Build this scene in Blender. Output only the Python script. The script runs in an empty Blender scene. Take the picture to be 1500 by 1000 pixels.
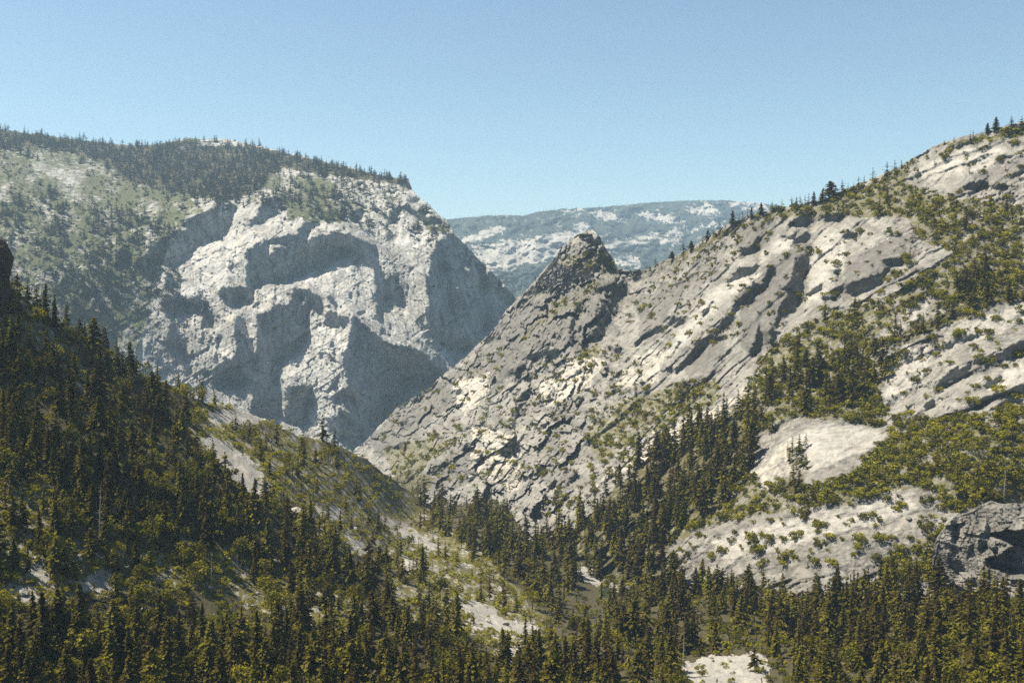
import bpy, math, random
import numpy as np
random.seed(7)
rng = np.random.default_rng(11)
C = bpy.context.scene.collection
S = bpy.context.scene

# ------------------------------------------------------------------ camera frame
W, H, F = 1500.0, 1000.0, 1458.0
PITCH = math.atan((500 - 430) / F)          # looking slightly down the valley
cp, sp = math.cos(PITCH), math.sin(PITCH)

def place(u, v, Y):
    """a sight line (u, v) followed out to Y metres"""
    x = (u - 750) / F; zc = (500 - v) / F
    yd = cp + zc * sp; zd = -sp + zc * cp
    return np.stack([x / yd * Y, Y + 0 * u, zd / yd * Y], -1)

def project(P):
    x, y, z = P[..., 0], P[..., 1], P[..., 2]
    d = y * cp - z * sp; up = y * sp + z * cp
    return 750 + F * x / d, 500 - F * up / d, d

SUN_EL, SUN_AHEAD = math.radians(60), math.radians(3)
SUN = np.array([-math.cos(SUN_EL) * math.cos(SUN_AHEAD), math.cos(SUN_EL) * math.sin(SUN_AHEAD), math.sin(SUN_EL)])

# ------------------------------------------------------------------ noise
def _h(ix, iy, s):
    n = ix.astype(np.int32).astype(np.uint32) * np.uint32(374761393) + iy.astype(np.int32).astype(np.uint32) * np.uint32(668265263) + np.uint32((s * 1442695041) & 0xffffffff)
    n = (n ^ (n >> np.uint32(13))) * np.uint32(1274126177)
    n = (n ^ (n >> np.uint32(16))) * np.uint32(2246822519)
    return ((n ^ (n >> np.uint32(15))) & np.uint32(0xffffff)) * (1.0 / 0xffffff)

def noise(x, y, s=0):
    ix, iy = np.floor(x), np.floor(y); fx, fy = x - ix, y - iy
    ux = fx * fx * fx * (fx * (fx * 6 - 15) + 10); uy = fy * fy * fy * (fy * (fy * 6 - 15) + 10)
    def g(a, b):
        t = _h(ix + a, iy + b, s) * 6.28318
        return np.cos(t) * (fx - a) + np.sin(t) * (fy - b)
    a = g(0, 0); b = g(1, 0); c = g(0, 1); d = g(1, 1)
    return 1.5 * ((a + (b - a) * ux) * (1 - uy) + (c + (d - c) * ux) * uy)

def fbm(x, y, s=0, o=4, gain=.5):
    r = 0; a = 1.0; t = 0
    for k in range(o):
        r = r + a * noise(x, y, s + k * 17); t += a; a *= gain; x = x * 2.03 + 3.1; y = y * 2.03 - 1.7
    return r / t * 1.4

def ridged(x, y, s=0, o=4):
    r = 0; a = 1.0; t = 0
    for k in range(o):
        r = r + a * (1 - 2 * np.abs(noise(x, y, s + k * 13))); t += a; a *= .5; x = x * 2.07 + 1.3; y = y * 2.07 + 5.2
    return r / t

def facets(x, y, s=0):
    """broken rock: every cell its own height and tilt; also the distance to the joints"""
    ix, iy = np.floor(x), np.floor(y)
    f1 = np.full(x.shape, 9.0); f2 = np.full(x.shape, 9.0); hgt = np.zeros(x.shape)
    for a in (-1, 0, 1):
        for b in (-1, 0, 1):
            cx = ix + a; cy = iy + b
            px = cx + .1 + .8 * _h(cx, cy, s); py = cy + .1 + .8 * _h(cx, cy, s + 1)
            dx, dy = x - px, y - py; d = dx * dx + dy * dy
            hh = (_h(cx, cy, s + 2) - .5) + (_h(cx, cy, s + 3) - .5) * 1.3 * dx + (_h(cx, cy, s + 4) - .5) * 1.3 * dy
            m = d < f1
            f2 = np.where(m, f1, np.minimum(f2, d)); hgt = np.where(m, hh, hgt); f1 = np.where(m, d, f1)
    return hgt, np.sqrt(f2) - np.sqrt(f1)

def sstep(a, b, x):
    t = np.clip((x - a) / (b - a), 0, 1); return t * t * (3 - 2 * t)

def inside(poly, u, v):
    r = np.zeros(u.shape, bool); n = len(poly)
    for i in range(n):
        x0, y0 = poly[i]; x1, y1 = poly[(i + 1) % n]
        if y0 == y1: continue
        c = (y0 > v) != (y1 > v)
        r ^= c & (u < (x1 - x0) * (v - y0) / (y1 - y0) + x0)
    return r

_wc = {}
def warped(u, v, warp, sc, s):
    k = (id(u), warp, sc, s)
    if k not in _wc:
        _wc[k] = (u + warp * fbm(u / sc, v / sc, s, 4, .6), v + warp * fbm(u / sc, v / sc, s + 50, 4, .6), u)
    return _wc[k][:2]

def zone(polys, u, v, warp=6, sc=22, s=5):
    uu, vv = warped(u, v, warp, sc, s)
    r = np.zeros(u.shape, bool)
    for p in polys: r |= inside(p, uu, vv)
    return r

def blur(m, k):
    m = m.astype(float)
    for _ in range(k):
        for ax in (0, 1): m = (np.roll(m, 1, ax) + m + np.roll(m, -1, ax)) / 3
    return m

def pl(pts, u):
    a = np.array(pts, float); return np.interp(u, a[:, 0], a[:, 1])

def tps(ctrl):
    """a smooth depth through the surveyed points"""
    c = np.array(ctrl, float); X = c[:, :2] / 500; z = np.log(c[:, 2])
    n = len(X)
    def K(r2): return np.where(r2 > 0, .5 * r2 * np.log(r2 + 1e-12), 0)
    A = np.zeros((n + 3, n + 3))
    A[:n, :n] = K(((X[:, None] - X[None]) ** 2).sum(-1)) + 1e-3 * np.eye(n)
    A[:n, n] = 1; A[:n, n + 1:] = X; A[n, :n] = 1; A[n + 1:, :n] = X.T
    w = np.linalg.solve(A, np.concatenate([z, np.zeros(3)]))
    def f(u, v):
        x, y = u / 500, v / 500
        r = w[n] + w[n + 1] * x + w[n + 2] * y
        for i in range(n): r = r + w[i] * K((x - X[i, 0]) ** 2 + (y - X[i, 1]) ** 2)
        return np.exp(r)
    return f

def carve(u0, v0, u1, v1, polys, lit=-.3, lam=260., eps=.35, step=2., warp=5, fine=3.4, sliver=None, s=3, depth=None, extra=None, rounds=0, keep=None, soft=1., bright=.3):
    """large relief of a rock face: flanks turned away from the sun's side (value > 0) and towards it (lit);
    then a few rounds of re-weighting so that the faces really fall in or out of the sun"""
    u = np.arange(u0, u1, step); v = np.arange(v0, v1, step)
    U, V = np.meshgrid(u, v)
    g = np.full(U.shape, lit); want = np.zeros(U.shape); sure = np.zeros(U.shape, bool)
    wu = U + warp * fbm(U / 26, V / 26, s, 5, .62) + fine * fbm(U / 7, V / 7, s + 7, 4, .75); wv = V + warp * fbm(U / 26, V / 26, s + 50, 5, .62) + fine * fbm(U / 7, V / 7, s + 57, 4, .75)
    for p, val in polys:
        m = inside(p, wu, wv); g[m] = val; want[m] = min(1, max(0, val)); sure[m] = True
    if sliver is not None:
        m = sliver(U, V) & (want == 0); g[m] = 1.2; want[m] = 1
    n0, n1 = g.shape
    kx = np.fft.fftfreq(n1 * 2, step) * 2 * np.pi; ky = np.fft.fftfreq(n0 * 2, step) * 2 * np.pi
    KX, KY = np.meshgrid(kx, ky)
    lx, ly = -SUN[0], SUN[2]; q = math.hypot(lx, ly); lx /= q; ly /= q
    kl = KX * lx + KY * ly; kp = -KX * ly + KY * lx
    T = np.conj(1j * kl) / (kl ** 2 + eps * kp ** 2 + (2 * np.pi / lam) ** 2)
    def solve(g):
        G = np.zeros((n0 * 2, n1 * 2)); G[:n0, :n1] = g - g.mean()
        return np.real(np.fft.ifft2(T * np.fft.fft2(G)))[:n0, :n1]
    d = solve(g)
    if rounds:
        Y0 = depth(U, V); ex = extra(U, V, Y0); wt = (np.ones(U.shape) if keep is None else keep(U, V)) * np.where(sure, 1, soft)
        for it in range(rounds):
            Y = Y0 + d * Y0 / F + ex; P = place(U, V, Y)
            n = np.cross(np.gradient(P, axis=1), np.gradient(P, axis=0)); n /= np.linalg.norm(n, axis=-1, keepdims=True) + 1e-9
            if n[n0 // 2, n1 // 2, 1] > 0: n = -n
            ndl = n @ SUN
            sh = np.zeros(U.shape, bool)
            for t in (6, 12, 20, 30, 44, 62, 85, 120, 170, 240, 340):
                uu, vv, dd_ = project(P + SUN * t)
                a = ((uu - u0) / step).round().astype(int); b = ((vv - v0) / step).round().astype(int)
                ok = (a >= 0) & (b >= 0) & (a < n1) & (b < n0)
                yy = Y[np.clip(b, 0, n0 - 1), np.clip(a, 0, n1 - 1)]
                sh |= ok & (yy < (P[..., 1] + SUN[1] * t) - 3) & (yy > P[..., 1] - 700)
            litv = sstep(-.02, bright, ndl) * ~sh
            err = (want - (1 - litv)) * wt
            if it < rounds - 6:
                for ax in (0, 1): err = (np.roll(err, 1, ax) + 2 * err + np.roll(err, -1, ax)) / 4
            g = np.clip(g + .9 * err, -3.2, 5.); d = solve(g)
    def f(uu, vv):
        a = np.clip((uu - u0) / step, 0, n1 - 1.001); b = np.clip((vv - v0) / step, 0, n0 - 1.001)
        i = a.astype(int); j = b.astype(int); x = a - i; y = b - j
        return (d[j, i] * (1 - x) + d[j, i + 1] * x) * (1 - y) + (d[j + 1, i] * (1 - x) + d[j + 1, i + 1] * x) * y
    return f

def traced(u0, v0, sc, rows):
    """outlines read off an enlarged view: (value, 'x y x y ...') in that view's units of ten"""
    r = []
    for val, t in rows:
        a = [float(k) for k in t.split()]
        r.append(([(u0 + a[i] * 10 / sc, v0 + a[i + 1] * 10 / sc) for i in range(0, len(a), 2)], val))
    return r

# ------------------------------------------------------------------ mesh helpers
def mesh_from(name, verts, quads, mats, attrs=None, matidx=None, smooth=False):
    me = bpy.data.meshes.new(name)
    n, q = len(verts), len(quads)
    me.vertices.add(n); me.vertices.foreach_set('co', np.ascontiguousarray(verts, np.float32).ravel())
    me.loops.add(q * 4); me.loops.foreach_set('vertex_index', np.ascontiguousarray(quads, np.int32).ravel())
    me.polygons.add(q); me.polygons.foreach_set('loop_start', np.arange(0, q * 4, 4, dtype=np.int32))
    me.polygons.foreach_set('loop_total', np.full(q, 4, np.int32))
    if matidx is not None: me.polygons.foreach_set('material_index', np.ascontiguousarray(matidx, np.int32))
    me.polygons.foreach_set('use_smooth', np.full(q, smooth, bool))
    for k, a in (attrs or {}).items():
        at = me.attributes.new(k, 'FLOAT', 'POINT'); at.data.foreach_set('value', np.ascontiguousarray(a, np.float32).ravel())
    for m in mats: me.materials.append(m)
    me.update(calc_edges=True); me.validate()
    return me

def link(name, data, parent=None, loc=None):
    o = bpy.data.objects.new(name, data); C.objects.link(o)
    if parent: o.parent = parent
    if loc is not None: o.location = loc
    return o

def tag(o, label=None, cat=None, group=None, kind=None):
    if label: o['label'] = label
    if cat: o['category'] = cat
    if group: o['group'] = group
    if kind: o['kind'] = kind
    return o

def grid_quads(nr, nc):
    i = np.arange(nr * nc).reshape(nr, nc)
    return np.stack([i[:-1, :-1], i[1:, :-1], i[1:, 1:], i[:-1, 1:]], -1).reshape(-1, 4)

# ------------------------------------------------------------------ materials
def mat(name):
    m = bpy.data.materials.new(name); m.use_nodes = True
    nt = m.node_tree; nt.nodes.clear()
    out = nt.nodes.new('ShaderNodeOutputMaterial')
    return m, nt, out

def N(nt, t, **kw):
    n = nt.nodes.new(t)
    for k, v in kw.items():
        if k in n.inputs: n.inputs[k].default_value = v
        else: setattr(n, k, v)
    return n

def noise_tex(nt, vec, scale, detail=6, rough=.6, stretch=None, rot=None):
    if stretch is not None or rot is not None:
        mp = N(nt, 'ShaderNodeMapping')
        if stretch is not None: mp.inputs['Scale'].default_value = stretch
        if rot is not None: mp.inputs['Rotation'].default_value = rot
        nt.links.new(vec, mp.inputs['Vector']); vec = mp.outputs[0]
    n = N(nt, 'ShaderNodeTexNoise'); n.inputs['Scale'].default_value = scale
    n.inputs['Detail'].default_value = detail; n.inputs['Roughness'].default_value = rough
    nt.links.new(vec, n.inputs['Vector']); return n.outputs['Fac']

def ramp(nt, fac, stops):
    r = N(nt, 'ShaderNodeValToRGB'); e = r.color_ramp.elements
    e[0].position, e[0].color = stops[0][0], (*stops[0][1], 1)
    e[1].position, e[1].color = stops[-1][0], (*stops[-1][1], 1)
    for p, c in stops[1:-1]:
        k = e.new(p); k.color = (*c, 1)
    nt.links.new(fac, r.inputs[0]); return r.outputs[0]

def mixc(nt, fac, a, b, mode='MIX'):
    m = N(nt, 'ShaderNodeMix', data_type='RGBA', blend_type=mode)
    for sock, v in ((m.inputs[0], fac), (m.inputs[6], a), (m.inputs[7], b)):
        if isinstance(v, (int, float)): sock.default_value = v
        elif isinstance(v, tuple): sock.default_value = (*v, 1)
        else: nt.links.new(v, sock)
    return m.outputs[2]

def mathn(nt, op, a, b=None, clamp=False):
    m = N(nt, 'ShaderNodeMath', operation=op, use_clamp=clamp)
    for i, v in enumerate((a, b)):
        if v is None: continue
        if isinstance(v, (int, float)): m.inputs[i].default_value = v
        else: nt.links.new(v, m.inputs[i])
    return m.outputs[0]

def attr(nt, name):
    return N(nt, 'ShaderNodeAttribute', attribute_name=name).outputs['Fac']

def G3(v): return (v, v * .985, v * .95)

def rock_mat(name, m=1.0, light=.46, mid=.33, dark=.17, strike=None, cover_cols=None, streak=.5, bump=1.0, tone=(1, 1, 1)):
    """granite; m = metres per texture unit (how coarse its grain must be to show at its distance)"""
    mt, nt, out = mat(name)
    co = N(nt, 'ShaderNodeNewGeometry').outputs['Position']
    t = lambda v: (v * tone[0] * 1.03, v * tone[1] * .975, v * tone[2] * .885)
    big = noise_tex(nt, co, .018 / m, 5, .6)
    base = ramp(nt, big, [(.34, t(mid)), (.5, t((mid + light) / 2)), (.64, t(light))])
    fine = noise_tex(nt, co, .22 / m, 8, .72, stretch=strike[0] if strike else None, rot=strike[1] if strike else None)
    base = mixc(nt, mathn(nt, 'MULTIPLY', ramp(nt, fine, [(.3, (1, 1, 1)), (.47, (.25, .25, .25)), (.6, (0, 0, 0))]), .75), base, t(dark))
    st = noise_tex(nt, co, .07 / m, 6, .65, stretch=(1.6, 1.6, .16))
    base = mixc(nt, mathn(nt, 'MULTIPLY', ramp(nt, st, [(.36, (1, 1, 1)), (.5, (0, 0, 0))]), streak), base, t(dark * .8))
    wv = N(nt, 'ShaderNodeTexNoise'); wv.inputs['Scale'].default_value = .09 / m; wv.inputs['Detail'].default_value = 4; nt.links.new(co, wv.inputs['Vector'])
    mv = N(nt, 'ShaderNodeVectorMath', operation='MULTIPLY_ADD'); nt.links.new(wv.outputs['Color'], mv.inputs[0]); mv.inputs[1].default_value = (9 * m,) * 3; nt.links.new(co, mv.inputs[2])
    st2 = noise_tex(nt, co, .022 / m, 5, .7, stretch=(2.2, 2.2, .14))
    base = mixc(nt, mathn(nt, 'MULTIPLY', ramp(nt, st2, [(.4, (1, 1, 1)), (.56, (0, 0, 0))]), streak * .8), base, t((dark + mid) * .42))
    crk = None
    for sc_, st_, th_ in ((.045, (1, 1, .55), .030), (.13, (1, 1, .7), .045)):
        mp = N(nt, 'ShaderNodeMapping'); mp.inputs['Scale'].default_value = st_
        if strike: mp.inputs['Rotation'].default_value = strike[1]; mp.inputs['Scale'].default_value = (.4, 1, 1.3)
        nt.links.new(mv.outputs[0], mp.inputs['Vector'])
        vo = N(nt, 'ShaderNodeTexVoronoi', feature='DISTANCE_TO_EDGE'); vo.inputs['Scale'].default_value = sc_ / m; nt.links.new(mp.outputs[0], vo.inputs['Vector'])
        c_ = ramp(nt, vo.outputs['Distance'], [(.0, (1, 1, 1)), (th_, (.55, .55, .55)), (th_ * 2.4, (0, 0, 0))])
        crk = c_ if crk is None else mathn(nt, 'MAXIMUM', crk, c_)
    brk = ramp(nt, noise_tex(nt, co, .035 / m, 4, .6), [(.46, (0, 0, 0)), (.64, (.7, .7, .7))])
    base = mixc(nt, mathn(nt, 'MULTIPLY', crk, brk), base, t(dark * .55))
    tan = noise_tex(nt, co, .03 / m, 5, .6)
    base = mixc(nt, ramp(nt, tan, [(.56, (0, 0, 0)), (.72, (.55, .55, .55))]), base, (light * 1.0, light * .9, light * .76))
    base = mixc(nt, mathn(nt, 'MULTIPLY', attr(nt, 'worn'), ramp(nt, noise_tex(nt, co, .06 / m, 6, .65), [(.35, (.45, .45, .45)), (.65, (1, 1, 1))])), base, mixc(nt, fine, t(dark * .9), t(mid * .62)))
    base = mixc(nt, mathn(nt, 'MULTIPLY', attr(nt, 'pale'), ramp(nt, fine, [(.3, (.3, .3, .3)), (.55, (1, 1, 1))])), base, mixc(nt, big, t(light * 1.08), t(light * 1.28)))
    # soil, grass and low scrub lying over the rock
    cov = attr(nt, 'cover')
    cn = noise_tex(nt, co, .12 / m, 7, .7)
    cf = mathn(nt, 'MULTIPLY', mathn(nt, 'ADD', mathn(nt, 'ADD', cov, cn), -1.0), 5.0, True)
    cc = cover_cols or ((.062, .06, .02), (.125, .112, .046))
    gcol = mixc(nt, noise_tex(nt, co, .3 / m, 6, .7), cc[0], cc[1])
    col = mixc(nt, cf, base, gcol)
    so = attr(nt, 'soil')
    col = mixc(nt, mathn(nt, 'MULTIPLY', mathn(nt, 'ADD', mathn(nt, 'ADD', so, cn), -1.0), 4.0, True), col, mixc(nt, fine, (.29, .26, .215), (.45, .41, .35)))
    wd = attr(nt, 'wood')
    col = mixc(nt, mathn(nt, 'MULTIPLY', mathn(nt, 'ADD', mathn(nt, 'ADD', wd, cn), -1.0), 4.0, True), col, mixc(nt, fine, (.03, .027, .014), (.07, .06, .03)))
    bs = N(nt, 'ShaderNodeBsdfPrincipled'); bs.inputs['Roughness'].default_value = .9
    bs.inputs['Specular IOR Level'].default_value = .2
    nt.links.new(col, bs.inputs['Base Color'])
    bf = mathn(nt, 'ADD', fine, mathn(nt, 'MULTIPLY', noise_tex(nt, co, .7 / m, 6, .7), .6))
    bp = N(nt, 'ShaderNodeBump'); bp.inputs['Strength'].default_value = .9; bp.inputs['Distance'].default_value = 2.2 * m * bump
    nt.links.new(bf, bp.inputs['Height']); nt.links.new(bp.outputs[0], bs.inputs['Normal'])
    nt.links.new(bs.outputs[0], out.inputs[0])
    return mt

def sepr(nt, c):
    n = N(nt, 'ShaderNodeSeparateColor'); nt.links.new(c, n.inputs[0]); return n.outputs[0]

def leaf_mat(name, lo, mid, hi, trans=.22):
    mt, nt, out = mat(name)
    oi = N(nt, 'ShaderNodeObjectInfo')
    f = mathn(nt, 'ADD', attr(nt, 'tint'), mathn(nt, 'ADD', sepr(nt, oi.outputs['Color']), -.5))
    col = ramp(nt, f, [(.12, lo), (.5, mid), (.95, hi)])
    d = N(nt, 'ShaderNodeBsdfDiffuse'); tr = N(nt, 'ShaderNodeBsdfTranslucent')
    nt.links.new(col, d.inputs[0]); nt.links.new(col, tr.inputs[0])
    mx = N(nt, 'ShaderNodeMixShader'); mx.inputs[0].default_value = trans
    nt.links.new(d.outputs[0], mx.inputs[1]); nt.links.new(tr.outputs[0], mx.inputs[2])
    nt.links.new(mx.outputs[0], out.inputs[0]); return mt

def bark_mat(name, a, b):
    mt, nt, out = mat(name)
    co = N(nt, 'ShaderNodeTexCoord').outputs['Object']
    col = mixc(nt, noise_tex(nt, co, 30, 5, .7, stretch=(1, 1, .2)), a, b)
    d = N(nt, 'ShaderNodeBsdfDiffuse'); nt.links.new(col, d.inputs[0]); nt.links.new(d.outputs[0], out.inputs[0]); return mt

M_RIGHT = rock_mat('granite', 1.0, .275, .20, .06, strike=((.35, 1, 1.5), (0, math.radians(-38), 0)))
M_CLIFF = rock_mat('far_granite', 2.4, .43, .32, .10, tone=(.97, 1, 1.04), streak=.8, cover_cols=((.040, .047, .019), (.085, .088, .042)))
M_GROUND = rock_mat('forest_floor', .5, .31, .25, .13, cover_cols=((.052, .047, .015), (.125, .112, .035)), streak=.1)
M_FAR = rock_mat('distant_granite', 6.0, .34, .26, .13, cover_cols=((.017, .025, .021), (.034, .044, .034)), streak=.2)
M_OUT = rock_mat('outcrop_granite', .55, .26, .19, .055, streak=.6)
M_CON = leaf_mat('conifer_needles', (.033, .020, .008), (.060, .051, .009), (.138, .126, .017), .28)
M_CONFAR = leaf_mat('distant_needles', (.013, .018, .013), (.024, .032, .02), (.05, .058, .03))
M_SHRUB = leaf_mat('shrub_leaves', (.046, .040, .006), (.118, .112, .011), (.25, .226, .021), .32)
M_BROAD = leaf_mat('broad_leaves', (.042, .039, .006), (.104, .098, .009), (.215, .19, .016), .35)
M_BARK = bark_mat('bark', (.06, .038, .024), (.13, .085, .055))
M_SNAG = bark_mat('dead_wood', (.16, .14, .12), (.32, .29, .25))

# ------------------------------------------------------------------ terrain
def surface(name, material, u0, u1, du, rows, top, bot, depth, relief, back, label, jag=2.0, m=1.0, cover=None, soil=None, wood=None, worn=None, pale=None, vertical=None, jseed=1):
    us = np.arange(u0, u1 + du, du); t = np.linspace(0, 1, rows)
    tv = pl(top, us) + (jag(us) if callable(jag) else jag) * fbm(us / 16, us * 0 + jseed, jseed, 5, .6)
    bv = pl(bot, us)
    U = np.repeat(us[None], rows, 0); V = tv[None] + t[:, None] * (bv - tv)[None]
    Y = depth(U, V)
    D = relief(U, V, Y) if relief else 0
    P = place(U, V, Y + D)
    if vertical is not None: P[..., 2] += vertical(U, V, Y)
    cov = cover(U, V) if cover else np.zeros(U.shape); so = soil(U, V) if soil else np.zeros(U.shape); wo = wood(U, V) if wood else np.zeros(U.shape); wn = worn(U, V) if worn else np.zeros(U.shape); pa = pale(U, V) if pale else np.zeros(U.shape)
    top_row = P[0]
    ext = []
    for dy, dz in reversed(back):
        b = top_row.copy(); s = (top_row[:, 1] + dy) / top_row[:, 1]
        b[:, 0] *= s; b[:, 1] += dy; b[:, 2] = top_row[:, 2] - dz
        ext.append(b)
    A = np.concatenate([np.array(ext), P], 0)
    nb = len(back)
    pad = lambda a: np.concatenate([np.repeat(a[:1], nb, 0), a], 0)
    me = mesh_from(name, A.reshape(-1, 3), grid_quads(len(A), len(us)), [material], {'cover': pad(cov), 'soil': pad(so), 'wood': pad(wo), 'worn': pad(wn), 'pale': pad(pa)}, smooth=True)
    o = link(name, me); tag(o, label, None, None, 'structure')
    return dict(U=U, V=V, P=P, o=o, cov=cov)

def sheets(s, n, L, amp, seed, wob=.9, lng=5):
    """exfoliation sheets: long gentle slabs ending in a sharp step"""
    h = n / L + wob * fbm(s / (lng * L), n / (2.6 * L), seed, 4, .5) + .16 * fbm(s / (1.6 * L), n / L, seed + 9, 3)
    f = h - np.floor(h)
    k = _h(np.floor(h), np.floor(s / (9 * L) + .7 * noise(s / (7 * L), h * .4, seed + 3)), seed)
    saw = np.where(f < .84, f / .84, 1 - (f - .84) / .16)
    return -saw * amp * L * (.1 + 1.3 * k * k)

# ---- the great cliff across the valley, left
C_TOP = [(-260, 183), (0, 190), (60, 197), (120, 206), (200, 214), (235, 210), (270, 203), (340, 205), (400, 219), (460, 233), (520, 247), (560, 258), (598, 262), (604, 279), (616, 290),
         (640, 312), (655, 324), (665, 343), (685, 361), (700, 378), (715, 394), (735, 412), (752, 432), (764, 450), (790, 490), (830, 540)]
C_BOT = [(-260, 700), (830, 720)]
c_depth = tps([(-250, 185, 3600), (-250, 400, 2300), (-250, 690, 1900), (-60, 190, 3900), (0, 400, 2600), (0, 520, 2350), (0, 260, 3300), (120, 215, 4000), (120, 330, 3000), (300, 205, 4500), (300, 290, 3350), (200, 400, 2800), (150, 480, 2550), (400, 215, 4300), (400, 310, 3120),
               (300, 400, 2900), (300, 520, 2750), (450, 400, 2960), (450, 640, 2620), (560, 450, 2980), (600, 600, 2820), (500, 520, 2760), (520, 250, 3700), (500, 330, 3130), (590, 340, 3180), (600, 265, 3600), (640, 330, 3250), (640, 480, 2960), (700, 400, 3190),
               (700, 500, 3010), (750, 440, 3320), (760, 600, 3030), (540, 700, 2650), (300, 700, 2500), (0, 700, 2100)])
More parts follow.
